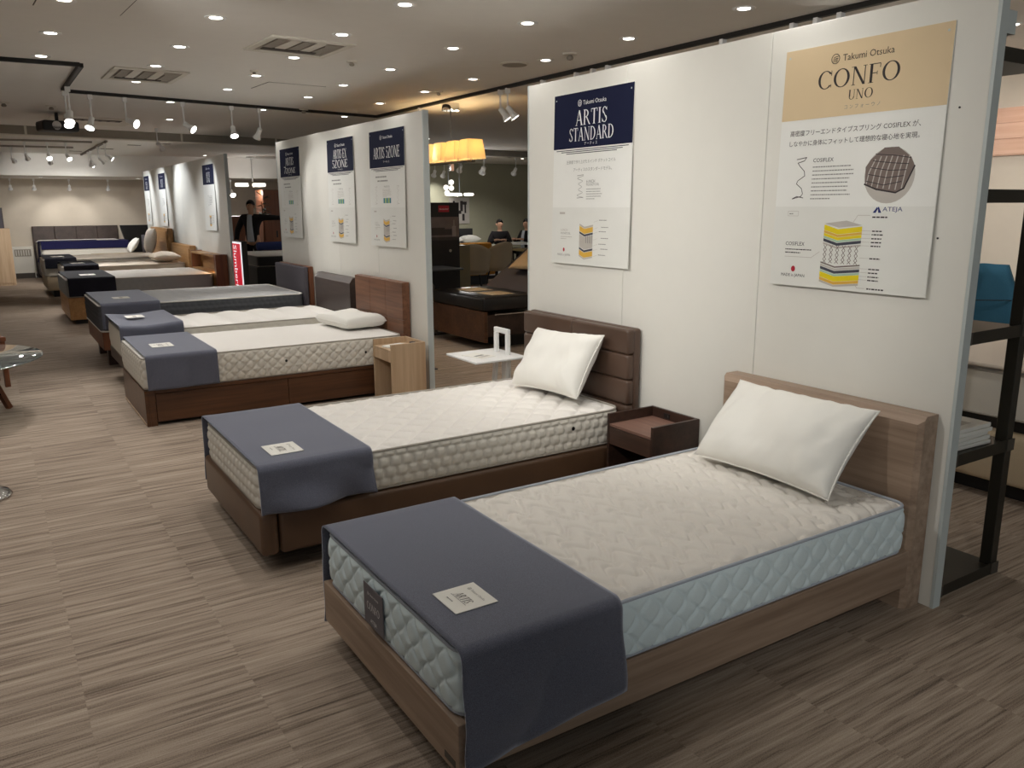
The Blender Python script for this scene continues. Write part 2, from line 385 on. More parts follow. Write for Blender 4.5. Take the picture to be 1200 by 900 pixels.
for x, y in ((9.4, 11.5), (11.4, 13.2), (9.6, 16.8), (11.2, 17.0), (12.6, 18.0), (5.2, 15.5), (6.0, 12.6), (4.3, 19.2), (7.0, 18.0)): downlight(x, y)
downlight(1.2, 20.9, 2.25); downlight(3.2, 21.2, 2.25)

def bar(name, mat, a, b, w=.036, h=.03, z=CZ, label=None, cat=None, kind=None, group=None):
    a = Vector((a[0], a[1], z)); b = Vector((b[0], b[1], z)); d = b - a
    r = empty(name, a, math.atan2(d.y, d.x), label=label, cat=cat, kind=kind, group=group)
    bx('rail', mat, r, 0, d.length, -w / 2, w / 2, -h, 0)
    bx('slot', M_black, r, .02, d.length - .02, -w / 5, w / 5, -h - .001, -h)
    return r
T = 'ceiling track'
bar('lighting_track', M_trackm, (4.3, -1.0), (4.3, 9.84), label='long black lighting track running above the near white partition', cat='track')
bar('lighting_track', M_trackm, (.80, 9.17), (4.28, 9.83), label='black lighting track crossing the ceiling with five white spots', cat='track')
bar('lighting_track', M_trackm, (.80, 7.49), (.80, 9.14), label='short black lighting track linking the two crossing tracks', cat='track')
bar('lighting_track', M_trackm, (-4.0, 7.60), (.79, 7.47), label='black lighting track entering at the top left corner', cat='track')
bar('lighting_track', M_ventg, (1.94, 15.7), (1.94, 19.9), .03, label='thin grey lighting track beyond the beam pointing to the far wall', cat='track')
bar('lighting_track', M_ventg, (-3.0, 16.4), (1.75, 16.0), .03, label='pale lighting track just beyond the beam carrying the bright spot', cat='track')
bar('lighting_track', M_ventg, (-3.0, 18.0), (1.6, 17.6), .03, label='pale lighting track halfway between the beam and the far bulkhead', cat='track')

ad_me = MB().box(-.022, .022, -.016, .016, -.075, -.028, .003, 1).mesh('adapter'); ad_me.materials.append(M_white)
def cyl(r0, r1, z0, z1, n=14): return MB().lathe([(r0, z0), (r1, z1)], n=n)
head_me = MB().lathe([(.02, .0), (.026, -.004), (.026, -.075), (.028, -.08), (.044, -.12), (.046, -.125), (.040, -.122)], n=18).mesh('spot_head'); head_me.materials.append(M_white)
lensc_me = MB().lathe([(.001, -.119), (.041, -.119), (.041, -.122), (.001, -.123)], n=16).mesh('spot_lens'); lensc_me.materials.append(M_lens_c)
def track_spot(x, y, target, stem=.17, z=CZ, watts=0, deg=50, label=None, group='white track spotlights', col=WARM, s=1.0):
    r = empty('track_spotlight', (x, y, z), label=label or 'small white track spotlight on a thin stem', cat='spotlight', group=group)
    o = bpy.data.objects.new('adapter', ad_me); COL.objects.link(o); o.parent = r
    MB().tube([(0, 0, -.07), (0, 0, -.075 - stem)], .008, 8).build('stem', M_white, r, True)
    piv = Vector((0, 0, -.075 - stem)); q = point_at((x, y, z + piv.z), target)
    h = bpy.data.objects.new('spot_head', head_me); COL.objects.link(h); h.parent = r; h.matrix_basis = Matrix.Translation(piv) @ q @ Matrix.Scale(s, 4)
    l = bpy.data.objects.new('spot_lens', lensc_me); COL.objects.link(l); l.parent = h
    if watts:
        d = q.to_3x3() @ Vector((0, 0, -1)); lp = spot_lamp('spot_lamp', (0, 0, 0), (0, 0, -1), watts, deg, col)
        lp.parent = r; lp.matrix_basis = Matrix.Translation(piv + d * .135 * s) @ q
    return r
ORD = 'leftmost,second from left,third from left,fourth from left,fifth from left,sixth from left,rightmost'.split(',')
for k, (x, y, tgt) in enumerate(((.80, 8.72, (.4, 7.0, 0)), (.80, 9.05, (.9, 7.4, 0)), (1.03, 9.22, (.2, 7.9, 0)), (1.35, 9.28, (3.04, 7.4, 1.5)), (1.92, 9.385, (3.04, 8.3, 1.5)), (2.44, 9.48, (2.4, 8.0, 0)), (2.76, 9.545, (2.2, 11, .3)))):
    track_spot(x, y, tgt, watts=40, deg=60, label='white spotlight on the black crossing track, %s of seven' % ORD[k], group='spotlights on the crossing track')
track_spot(4.3, 8.62, (5.0, 8.0, .8), .2, watts=12, deg=40, label='white angled spotlight hanging beside the lit four-shade pendant')
for y, t in ((6.91, (5.4, 6.2, .6)), (6.78, (5.4, 6.0, .6))):
    track_spot(4.3, y, t, .12, watts=10, deg=45, label='white spotlight right of the pendant, the %s of the close pair' % ('left' if y > 6.85 else 'right'), group='paired spotlights on the long track')
for k, (y, t) in enumerate(((6.2, (5.5, 6, .4)), (5.71, (5.5, 5.4, .3)), (5.49, (5.6, 5, .3)), (5.30, (5.6, 4.6, .3)), (4.1, (5.6, 3.6, .3)), (3.53, (5.6, 3.0, .3)), (3.2, (5.6, 2.6, .2)))):
    track_spot(4.3, y, (7.2, t[1] - .4, 1.5), .05, watts=48, deg=60, label='white track adapter peeking over the near partition, %s of seven' % ORD[k], group='spotlights behind the near partition')
track_spot(4.3, 3.36, (3.4, 2.2, 2.1), .02, watts=0, label='bright glowing spotlight above the beige poster')
bar('lighting_track', M_trackm, (.10, -2.0), (.10, 4.2), label='unseen black lighting track added over the aisle beside the nearest beds', cat='track')  # added out of view to carry the spots that brighten the panels
for y, ty, wt in ((-.9, 1.9, 75), (2.5, 2.4, 50), (1.5, 3.15, 70), (3.2, 3.9, 60), (4.0, 4.3, 50), (4.05, 6.8, 70)):  # added lamps; the first also lifts the side of the nearest mattress
    track_spot(.10, y, (3.04, ty, 1.25 if y < 0 else 1.5), .12, watts=wt, deg=60, col=(1, .97, .92), label='unseen white spotlight added over the aisle to brighten the partitions', group='added spotlights over the aisle')
# far tracks: they light the far beds, panels and back wall
COOL = (0.92, 0.96, 1.0)
for x, y, tgt, wt, c in ((1.08, 16.15, (1.3, 13.6, .5), 110, WARM), (1.35, 16.12, (2.2, 14.0, .5), 110, WARM), (.75, 16.2, (1.6, 18.4, .5), 80, WARM), (1.94, 17.0, (3.04, 17.4, 1.6), 75, COOL),
                         (1.94, 16.0, (3.04, 15.6, 1.7), 75, COOL), (1.94, 18.6, (3.04, 19.0, 1.6), 75, COOL), (1.2, 17.66, (1.4, 20.0, .7), 80, WARM), (.6, 17.7, (1.9, 21.2, .8), 80, WARM), (1.94, 18.2, (1.9, 20.6, .8), 60, WARM), (.2, 16.25, (.2, 14, 0), 60, WARM)):
    track_spot(x, y, tgt, .15, watts=wt, deg=80, label='white spotlight beyond the grey ceiling beam', group='spotlights beyond the beam', col=c)
for k, (x, wt) in enumerate(((.62, 0), (1.07, 14), (1.76, 28), (2.55, 14))):
    track_spot(x, 21.2, (1.87 if wt == 45 else x, 22.3, 1.2), .1, 2.25, wt, 75, label='small white spotlight under the far soffit, %s of four' % ORD[k if k < 3 else 6], group='spotlights under the far soffit')
track_spot(2.2, 12.6, (3.04, 13.5, 1.7), .16, watts=55, deg=60, col=COOL, label='white spotlight before the beam aimed at the far partition')
for x, y, z in ((9.5, 16, CZ), (9.65, 16.2, CZ), (9.44, 18.2, CZ), (9.8, 18.4, CZ), (10.55, 16.3, CZ), (8.6, 15.4, CZ), (4.0, 20.4, CZ - .45), (4.5, 20.4, CZ - .45), (5.1, 20.4, CZ - .45)):
    track_spot(x, y, (x + .6, y + 2.5, .6) if x > 7 else (x + .1, 18.5, .5), .2, z, 50, 60, label='bright spotlight in the furniture area behind the partitions', group='spotlights behind the partitions', s=1.5)

def ac_unit(x, y, lx, ly, rz, label):
    r = empty('ceiling_air_conditioner', (x, y, CZ), rz, label=label, cat='air conditioner')
    f = MB()
    for a in ((-lx, lx, -ly, -ly + .05), (-lx, lx, ly - .05, ly), (-lx, -lx + .05, -ly + .05, ly - .05), (lx - .05, lx, -ly + .05, ly - .05)): f.box(*a, -.014, 0, .003, 1)
    f.build('frame', M_offw, r); bx('recess', M_ventg, r, -lx + .05, lx - .05, -ly + .05, ly - .05, -.004, 0)
    n = 5
    for k in range(n):
        x0 = -lx + .07 + k * (2 * lx - .14) / n
        MB().box(x0, x0 + (2 * lx - .14) / n - .02, -ly + .08, ly - .20, -.012, -.006, mat=None).build('louver', M_offw if k % 2 else M_ventg, r)
    bx('grille', M_ventd, r, -lx + .09, lx - .12, ly - .17, ly - .11, -.012, -.004)
    MB().poly([(lx - .19, -ly + .08), (lx - .06, -ly + .08), (lx - .06, ly - .1)], -.013, -.006).build('corner_flap', M_ventg, r)
    return r
ac_unit(2.03, 5.94, .30, .30, .05, 'square ceiling air conditioner vent nearest the middle of the ceiling')
ac_unit(1.32, 7.86, .29, .36, .02, 'slotted ceiling air conditioner vent above the wooden drawer bed')
bx_r = empty('ceiling_air_conditioner', (1.35, 12.3, CZ), .05, label='dark slotted ceiling vent just before the grey beam', cat='air conditioner')
bx('frame', M_offw, bx_r, -.5, .5, -.5, .5, -.008, 0); bx('grille', M_ventd, bx_r, -.33, .33, -.3, -.12, -.014, -.008)
for k in range(6): bx('louver', M_ventg, bx_r, -.3 + k * .1, -.24 + k * .1, -.27, -.15, -.016, -.012)
for x, y, sx, sy in ((2.6, 7.98, .27, .24), (.62, 5.3, .22, .24)):
    h = empty('ceiling_hatch', (x, y, CZ), .05, label='flush access hatch in the ceiling near the %s' % ('middle air conditioner' if x > 1 else 'top left corner'), cat='hatch')
    bx('door', M_ceil, h, -sx, sx, -sy, sy, -.004, 0, bev=.001, seg=1); bx('gap', M_ventd, h, -sx - .006, sx + .006, -sy - .006, sy + .006, -.0015, 0)
sp = empty('ceiling_speaker', (3.72, 5.76, CZ), label='flat round grey ceiling speaker beside the black track', cat='speaker')
MB().lathe([(.0005, -.012), (.10, -.012), (.112, -.006), (.112, 0)], n=32).build('rim', M_offw, sp, True); MB().lathe([(.0005, -.016), (.098, -.0135), (.098, -.012)], n=32).build('grille', M_ventg, sp)
for x, y, s, lab in ((3.83, 5.17, 1.0, 'white sprinkler head on the ceiling above the near partition'), (2.57, 6.31, .8, 'flat round smoke detector beside the ceiling vent'), (3.95, 7.5, .8, 'small sprinkler next to a downlight near the pendant'),
                  (2.05, 7.15, .6, 'tiny dark sprinkler beside a downlight in the ceiling'), (.35, 10.6, 1.0, 'grey sprinkler at the far left of the ceiling'), (.8, 10.7, 1, 'sprinkler next to the black projector'), (3.3, 9.62, 1.0, 'pale yellow sensor hanging under the black crossing track')):
    d = empty('ceiling_detector', (x, y, CZ), label=lab, cat='detector')
    MB().lathe([(.0005, -.014), (.05 * s, -.012), (.058 * s, 0)], n=20).build('plate', M_offw, d, True)
    MB().lathe([(.0005, -.05 * s), (.022 * s, -.045 * s), (.026 * s, -.03 * s), (.014 * s, -.014)], n=14).build('sensor', M_ventg, d, True)
pj = empty('projector', (.9, 11.45, CZ), .2, label='black projector hung under the ceiling at the far left', cat='projector')
MB().tube([(0, 0, 0), (0, 0, -.12)], .02).build('mount', M_black, pj); bx('body', M_black, pj, -.2, .2, -.16, .16, -.22, -.10, bev=.03, seg=2)
MB().lathe([(.05, 0), (.05, .03)], n=16, mat=Matrix.Translation((-.06, -.19, -.16)) @ Matrix.Rotation(PI / 2, 4, 'X') @ Matrix.Translation((0, 0, -.03))).build('lens', M_chrome, pj)
for k, (x, y) in enumerate(((2.5, 16.6), (2.2, 17.9), (2.9, 16.0), (1.75, 18.9))):
    v = empty('ceiling_slot_vent', (x, y, CZ), label='small dark slot vent in the pale ceiling beyond the beam', cat='vent', group='slot vents beyond the beam')
    bx('slot', M_ventd, v, -.11, .11, -.05, .05, -.006, 0); bx('rim', M_offw, v, -.125, .125, -.065, .065, -.003, 0)
# ------------------------------------------------------------------ mattresses, runners, pillows
def outline(hx, hy, r, step):
    """rounded rectangle, counter-clockwise from (+hx, -hy+r): points and outward normals"""
    P, N = [], []
    def seg(a, b, n):
        d = math.hypot(b[0] - a[0], b[1] - a[1]); k = max(2, int(d / step))
        for i in range(k): P.append((a[0] + (b[0] - a[0]) * i / k, a[1] + (b[1] - a[1]) * i / k)); N.append(n)
    def arc(cx, cy, a0):
        k = max(5, int(r * PI / 2 / step))
        for i in range(k):
            a = a0 + PI / 2 * i / k; P.append((cx + r * math.cos(a), cy + r * math.sin(a))); N.append((math.cos(a), math.sin(a)))
    seg((hx, -hy + r), (hx, hy - r), (1, 0)); arc(hx - r, hy - r, 0); seg((hx - r, hy), (-hx + r, hy), (0, 1)); arc(-hx + r, hy - r, PI / 2)
    seg((-hx, hy - r), (-hx, -hy + r), (-1, 0)); arc(-hx + r, -hy + r, PI); seg((-hx + r, -hy), (hx - r, -hy), (0, -1)); arc(hx - r, -hy + r, 1.5 * PI)
    return np.array(P), np.array(N)
def q_diamond(p):
    def f(x, y):
        u, v = x / p, y / p
        a, b = (u + v) / 2, (u - v) / 2; d = np.minimum(np.abs(a - np.round(a)), np.abs(b - np.round(b))) * p
        return 1 - np.exp(-(d / .012) ** 1.15) + .05 * np.sin(x * 2 * PI / .018)
    return f
def q_ogee(px, py):
    def f(x, y):
        u, v = x / px, y / py
        v = v + .26 * np.sin(2 * PI * u) + .10 * np.sin(PI * u); row = np.floor(v); dv = .5 - np.abs(v - row - .5)
        uu = u * .8 + .5 * (row % 2) + .22 * np.sin(2 * PI * v); du = .5 - np.abs(uu - np.floor(uu) - .5)
        d = np.minimum(dv * py, du * px); return 1 - np.exp(-(d / .012) ** 1.1)
    return f
def q_hex(px, py):
    def f(s, z):
        u, v = s / px, z / py
        row = np.floor(v); uu = u + .5 * (row % 2); fu = np.abs(uu - np.round(uu)); fv = np.abs(v - row - .5)
        d = np.minimum(.5 - fu * 1.0 - .18 * fv, .5 - fv)
        return np.clip(d * 3.2, 0, 1) ** .5
    return f
def q_lattice(px, py):
    def f(s, z):
        u, v = s / px, z / py
        a, b = u + .42 * np.sin(PI * v), u - .42 * np.sin(PI * v); d = np.minimum(np.abs(a - np.round(a)), np.abs(b - np.round(b))) * px
        return 1 - np.exp(-(d / .008) ** 1.2)
    return f
def q_tuft(px, py):
    def f(x, y):
        return np.sqrt(np.abs(np.sin(PI * x / px)) * (.55 + .45 * np.abs(np.sin(PI * y / py))))
    return f
def q_none(x, y): return np.zeros_like(x)
def mattress(label, x0, x1, y0, y1, z0, z1, top=q_none, side=q_none, ta=.006, sa=.005, mt=None, mb=None, mp=None, res=.02, sres=.012, r=.07, crown=.018, vents=(), group=None, pr=.006):
    cx, cy = (x0 + x1) / 2, (y0 + y1) / 2; hx, hy = (x1 - x0) / 2, (y1 - y0) / 2; H = z1 - z0
    root = empty('mattress', (cx, cy, z0), label=label, cat='mattress', group=group)
    n, m = int(2 * hx / res) + 1, int(2 * hy / res) + 1
    X, Y = np.meshgrid(np.linspace(-hx, hx, n), np.linspace(-hy, hy, m), indexing='ij')
    ax, ay = (np.abs(X) - (hx - r)) / r, (np.abs(Y) - (hy - r)) / r; c = (ax > 0) & (ay > 0)
    aX, aY = np.where(c, ax * np.sqrt(np.clip(1 - ay ** 2 / 2, 0, 1)), 0), np.where(c, ay * np.sqrt(np.clip(1 - ax ** 2 / 2, 0, 1)), 0)
    X2 = np.where(c, np.sign(X) * (hx - r + r * aX), X); Y2 = np.where(c, np.sign(Y) * (hy - r + r * aY), Y)
    d = np.minimum(hx - np.abs(X), hy - np.abs(Y)); e = np.clip(d / .09, 0, 1)
    Z = H - crown * (1 - e) ** 2 + top(X2, Y2) * ta * np.clip(d / .03, 0, 1) - ta
    # the outer rim hides under the piping
    Z = np.where(d < 1e-6, H - crown - .004, Z)
    link('top_panel', grid_mesh('top_panel', np.stack([X2, Y2, Z], -1)), mt, root)
    P, N = outline(hx, hy, r, sres); k = max(6, int(H / sres)); S = np.concatenate([[0], np.cumsum(np.hypot(*np.diff(np.vstack([P, P[:1]]), axis=0).T))])
    P = np.vstack([P, P[:1]]); N = np.vstack([N, N[:1]]); zz = np.linspace(.004, H - crown, k)
    Sg, Zg = np.meshgrid(S, zz, indexing='ij'); bulge = .006 * np.sin(PI * (Zg / H))
    off = bulge + side(Sg, Zg) * sa * np.clip(np.minimum(Zg, H - crown - Zg) / .02, 0, 1)
    V = np.stack([P[:, 0][:, None] + N[:, 0][:, None] * off, P[:, 1][:, None] + N[:, 1][:, None] * off, Zg], -1)
    link('border', grid_mesh('border', V), mb or mt, root)
    O, _ = outline(hx + .002, hy + .002, r, .03)
    for nm, z in (('top_piping', H - crown), ('bottom_piping', pr)): MB().tube([(p[0], p[1], z) for p in O], pr, 8, True).build(nm, mp or M_pipe, root, True)
    bx('base_cloth', mb or mt, root, -hx + .02, hx - .02, -hy + .02, hy - .02, 0, .012)
    for (vx, vz) in vents:
        MB().lathe([(.0005, 0), (.009, 0), (.011, .003), (.006, .004)], n=14, mat=Matrix.Translation((vx - cx, -hy - .014, vz - z0)) @ Matrix.Rotation(PI / 2, 4, 'X')).build('vent_eyelet', M_black, root)
    return root
def fbm(x, y, seed, amp=1.0):
    rs = np.random.RandomState(seed); o = np.zeros_like(x)
    for k in range(7):
        a = rs.uniform(0, 2 * PI); f = rs.uniform(4, 16); o += np.sin(f * (x * math.cos(a) + y * math.sin(a)) + rs.uniform(0, 6)) / f
    return o * amp
def runner(label, x0, x1, y0, y1, zt, dn, df, mat, seed=1, wob=.02, r=.03, dn1=None, sink=None, skew=0.0, group='dark runners across the bed feet'):
    """cloth laid over the foot of a mattress: hangs dn on the near side, df on the far side"""
    path = [(y0 - .014, zt - dn), (y0 - .014, zt - r)]
    nn = 14
    z_list, y_list, t_list = [], [], []
    for i in range(nn): z_list.append(zt - dn + (dn - r) * i / nn); y_list.append(y0 - .014); t_list.append(('n', 1 - i / nn))
    for i in range(7):
        a = PI - PI / 2 * i / 6; y_list.append(y0 - .014 + r + r * math.cos(a)); z_list.append(zt - r + r * math.sin(a)); t_list.append(('t', 0))
    m = 26
    for i in range(1, m): y_list.append(y0 + r + (y1 - y0 - 2 * r) * i / m); z_list.append(zt); t_list.append(('t', 0))
    for i in range(7):
        a = PI / 2 - PI / 2 * i / 6; y_list.append(y1 + .014 - r + r * math.cos(a)); z_list.append(zt - r + r * math.sin(a)); t_list.append(('t', 0))
    for i in range(1, nn + 1): z_list.append(zt - r - (df - r) * i / nn); y_list.append(y1 + .014); t_list.append(('f', i / nn))
    K = 40; V = np.zeros((K, len(y_list), 3)); wx = np.linspace(0, 1, K)
    for j, (y, z, (sd, q)) in enumerate(zip(y_list, z_list, t_list)):
        xs = x0 + (x1 - x0) * wx + skew * (y - (y0 + y1) / 2)
        w_ = fbm(xs * 2.2, np.full(K, z * 2 + seed), seed, wob)
        if sd == 'n':
            dd = (dn1 - dn) * wx * q if dn1 is not None else 0
            V[:, j] = np.stack([xs, y - q * (.008 + np.abs(w_) * 2.2), z - dd + xs * 0], -1)
        elif sd == 'f': V[:, j] = np.stack([xs, y + q * (.010 + np.abs(w_) * 1.5), np.full(K, z)], -1)
        else:
            dz = fbm(xs, np.full(K, y), seed + 3, wob * .12)
            dz = np.clip(dz, -.001, .004) + (sink(xs, y) if sink else 0)
            V[:, j] = np.stack([xs, np.full(K, y), z + .007 + dz], -1)
    C = Vector(((x0 + x1) / 2, (y0 + y1) / 2, zt)); V -= np.array(C)
    o = link('bed_runner', grid_mesh('bed_runner', V), mat); o.location = C
    s = o.modifiers.new('thickness', 'SOLIDIFY'); s.thickness = .006; s.offset = 1
    return tag(o, label, 'bed runner', group)
def pillow(label, w_, h_, t_, mat, loc, rot, seed=1, p=3.2, pinch=.06, gusset=False, group=None, wr=1.0):
    n, m = 49, 37
    U, Vv = np.meshgrid(np.linspace(-1, 1, n), np.linspace(-1, 1, m), indexing='ij')
    k = 1 - pinch * (1 - np.abs(Vv) ** 2) ; k2 = 1 - pinch * 1.3 * (1 - np.abs(U) ** 2)
    X, Y = U * k * w_ / 2, Vv * k2 * h_ / 2
    prof = (np.clip(1 - np.abs(U) ** p, 0, 1) * np.clip(1 - np.abs(Vv) ** p, 0, 1)) ** (.30 if gusset else .5)
    wrk = fbm(X * 3, Y * 3, seed, .018 * wr) * prof + fbm(X * 9, Y * 7, seed + 5, .012 * wr) * np.clip(prof * (1.15 - prof) * 2, 0, 1)
    top = np.stack([X, Y, prof * t_ / 2 + wrk], -1); bot = np.stack([X, Y, -prof * t_ / 2 + wrk * .3], -1)[:, ::-1]
    bm = bmesh.new()
    for G in (top, bot):
        me = grid_mesh('p', G); bm.from_mesh(me); bpy.data.meshes.remove(me)
    bmesh.ops.remove_doubles(bm, verts=bm.verts[:], dist=2e-4); me = bpy.data.meshes.new('pillow'); bm.to_mesh(me); bm.free()
    o = link('pillow', me, mat, None, True); o.matrix_world = Matrix.Translation(loc) @ rot
    tag(o, label, 'pillow', group)
    e = [(-1, v) for v in np.linspace(-1, 1, 13)] + [(u, 1) for u in np.linspace(-1, 1, 19)[1:]] + [(1, v) for v in np.linspace(1, -1, 13)[1:]] + [(u, -1) for u in np.linspace(1, -1, 19)[1:-1]]
    pts = [(u * (1 - pinch * (1 - v * v)) * w_ / 2, v * (1 - pinch * 1.3 * (1 - u * u)) * h_ / 2, 0) for u, v in e]
    MB().tube(pts, .0035, 6, True).build('seam', mat, o, True)
    return o
# frames that turn a flat drawing (X right, Y up, Z out) into the place where it hangs
FACE_MX = Matrix(((0, 0, -1, 0), (-1, 0, 0, 0), (0, 1, 0, 0), (0, 0, 0, 1)))     # on a wall, read from -X
LIE = Matrix(((0, 1, 0, 0), (-1, 0, 0, 0), (0, 0, 1, 0), (0, 0, 0, 1)))           # lying flat, read from the bed foot
FACE_MY = Matrix(((1, 0, 0, 0), (0, 0, -1, 0), (0, 1, 0, 0), (0, 0, 0, 1)))      # on a wall, read from -Y
_tc = {}
def text_mesh(body, shear=0.0):
    if (body, shear) in _tc: return _tc[(body, shear)]
    c = bpy.data.curves.new('t', 'FONT'); c.body = body; c.resolution_u = 2; c.shear = shear
    o = bpy.data.objects.new('t', c); COL.objects.link(o); dg = bpy.context.evaluated_depsgraph_get()
    me = bpy.data.meshes.new_from_object(o.evaluated_get(dg)); bpy.data.objects.remove(o)
    co = np.zeros(len(me.vertices) * 3, np.float32); me.vertices.foreach_get('co', co); co = co.reshape(-1, 3)
    lo, hi = co.min(0), co.max(0); co -= np.array([(lo[0] + hi[0]) / 2, (lo[1] + hi[1]) / 2, 0]); me.vertices.foreach_set('co', co.reshape(-1))
    _tc[(body, shear)] = (me, hi[0] - lo[0], hi[1] - lo[1]); return _tc[(body, shear)]
def put_mesh(name, me, mat, parent, x, y, sx, sy, z=.0012, rot=0):
    key = me.name + mat.name; m2 = me.copy(); m2.materials.clear(); m2.materials.append(mat)
    o = bpy.data.objects.new(name, m2); COL.objects.link(o); o.parent = parent
    o.matrix_basis = Matrix.Translation((x, y, z)) @ Matrix.Rotation(rot, 4, 'Z') @ Matrix.Diagonal((sx, sy, 1, 1)); return o
def text(parent, body, x, y, w=None, h=None, mat=None, z=.0012, shear=0.0, rot=0, name='lettering'):
    me, tw, th = text_mesh(body, shear); s = (w / tw) if w else h / th
    return put_mesh(name, me, mat or M_ink, parent, x, y, s, (h / th) if (w and h) else s, z, rot)
# hand-drawn roman capitals with thick and thin strokes (unit cap height)
def _glyphs():
    G = {}; TK, TN, SF = .13, .045, .028
    def lin(a, b, w): return [(a[0] - w / 2, a[1]), (a[0] + w / 2, a[1]), (b[0] + w / 2, b[1]), (b[0] - w / 2, b[1])]
    def rect(x0, x1, y0, y1): return [(x0, y0), (x1, y0), (x1, y1), (x0, y1)]
    def srf(x, y, h=.12): return rect(x - h, x + h, y, y + SF) if y < .5 else rect(x - h, x + h, y - SF, y)
    def stem(x): return [rect(x - TK / 2, x + TK / 2, 0, 1), srf(x, 0, .13), srf(x, 1, .13)]
    def ring(cx, cy, rx, ry, a0, a1, tk=TK, tn=TN, n=16):
        o = []
        for i in range(n):
            t0, t1 = math.radians(a0 + (a1 - a0) * i / n), math.radians(a0 + (a1 - a0) * (i + 1) / n)
            P = lambda t, k: (cx + (rx - k * tk) * math.cos(t), cy + (ry - k * tn) * math.sin(t))
            o.append([P(t0, 0), P(t1, 0), P(t1, 1), P(t0, 1)])
        return o
    G['A'] = ([lin((.09, 0), (.37, 1), .05), lin((.66, 0), (.38, 1), TK), rect(.18, .56, .32, .36), srf(.09, 0, .10), srf(.66, 0, .12)], .78)
    G['R'] = (stem(.13) + ring(.20, .74, .34, .26, -90, 90) + [rect(.13, .22, .955, 1), rect(.13, .22, .48, .525), lin((.66, 0), (.34, .5), .12), srf(.68, 0, .07)], .74)
    G['T'] = (stem(.34)[:2] + [rect(.02, .66, .955, 1), lin((.04, .78), (.03, .96), .04), lin((.64, .78), (.65, .96), .04)], .70)
    G['I'] = (stem(.15), .32)
    G['S'] = (ring(.27, .74, .22, .26, 20, 180, .09) + ring(.27, .255, .24, .255, -160, 0, .09) + [[(.05, .76), (.14, .76), (.51, .24), (.42, .24)], [(.05, .76), (.14, .80), (.16, .58), (.10, .60)], [(.51, .24), (.42, .20), (.40, .42), (.46, .40)], lin((.48, .76), (.48, .96), .035), lin((.04, .04), (.04, .26), .035)], .56)
    G['D'] = (stem(.13) + ring(.22, .5, .50, .5, -90, 90, .14) + [rect(.13, .24, .955, 1), rect(.13, .24, 0, .045)], .78)
    G['N'] = ([rect(.10, .145, 0, 1), rect(.655, .70, 0, 1), lin((.66, 0), (.14, 1), TK), srf(.12, 0, .10), srf(.06, 1, .08), srf(.68, 1, .10)], .82)
    G['C'] = (ring(.43, .5, .40, .51, 38, 322, .13) + [lin((.735, .70), (.735, .98), .035), lin((.74, .06), (.74, .24), .03)], .80)
    G['O'] = (ring(.44, .5, .42, .51, 0, 360, .13, TN, 30), .90)
    G['F'] = (stem(.13) + [rect(.13, .56, .955, 1), rect(.13, .42, .48, .525), lin((.55, .76), (.56, .97), .035), lin((.42, .40), (.42, .60), .03)], .60)
    G['E'] = (G['F'][0] + [rect(.13, .58, 0, .045), lin((.58, .03), (.60, .24), .035)], .64)
    G['U'] = ([rect(.09, .22, .30, 1), rect(.60, .645, .30, 1), srf(.155, 1, .12), srf(.62, 1, .10)] + ring(.368, .30, .278, .31, 180, 360, .10), .76)
    G['X'] = ([lin((.60, 0), (.10, 1), TK), lin((.08, 0), (.60, 1), .045), srf(.08, 0, .09), srf(.60, 0, .12), srf(.10, 1, .12), srf(.60, 1, .09)], .72)
    G['Z'] = ([rect(.04, .58, .955, 1), rect(.04, .60, 0, .045), lin((.09, .02), (.52, .98), TK), lin((.05, .78), (.06, .97), .035), lin((.60, .03), (.61, .24), .035)], .66)
    G['5'] = (ring(.24, .32, .25, .33, -150, 110, .10) + [rect(.10, .135, .52, 1), rect(.10, .46, .90, 1)], .54)
    G['7'] = ([rect(.04, .50, .90, 1), lin((.18, 0), (.48, .95), .09)], .54)
    G[' '] = ([], .32); return G
GLYPH = _glyphs(); _sc = {}
def serif(parent, body, x, y, w, h, mat, z=.0012, slant=0.0, small=None):
    key = (body, slant)
    if key not in _sc:
        mb = MB(); cx = 0; zz = 0
        for i, ch in enumerate(body):
            polys, adv = GLYPH[ch.upper()]; s = .78 if (small and i >= small and ch != ' ') else 1
            for j, p in enumerate(polys):
                zz += 1; mb.flat([(cx + q[0] * s + slant * q[1] * s, q[1] * s, (zz % 9) * 2e-5) for q in p])
            cx += adv * s + .05
        bmesh.ops.recalc_face_normals(mb.bm, faces=mb.bm.faces[:])
        for f in mb.bm.faces:
            if f.normal.z < 0: f.normal_flip()
        for v in mb.bm.verts: v.co.x -= cx / 2; v.co.y -= .5
        _sc[key] = (mb.mesh('serif'), cx)
    me, cw = _sc[key]; return put_mesh('lettering', me, mat, parent, x, y, w / cw, h, z)
def strip(name, parent, mat, pts, z=.0010):
    return MB().flat([(p[0], p[1], z) for p in pts]).build(name, mat, parent)
def stroke(parent, name, mat, pts, w, z=.0011):
    mb = MB()
    for i, (a, b) in enumerate(zip(pts, pts[1:])):
        dx, dy = b[0] - a[0], b[1] - a[1]; l = math.hypot(dx, dy) or 1e-6; nx, ny = -dy / l * w / 2, dx / l * w / 2
        ex, ey = dx / l * w * .3, dy / l * w * .3; q = z + (i % 5) * 2e-5
        mb.flat([(a[0] - nx - ex, a[1] - ny - ey, q), (b[0] - nx + ex, b[1] - ny + ey, q), (b[0] + nx + ex, b[1] + ny + ey, q), (a[0] + nx - ex, a[1] + ny - ey, q)])
    for f in mb.bm.faces:
        f.normal_update()
        if f.normal.z < 0: f.normal_flip()
    return mb.build(name, mat, parent)
def rect_pts(x0, x1, y0, y1): return [(x0, y0), (x1, y0), (x1, y1), (x0, y1)]
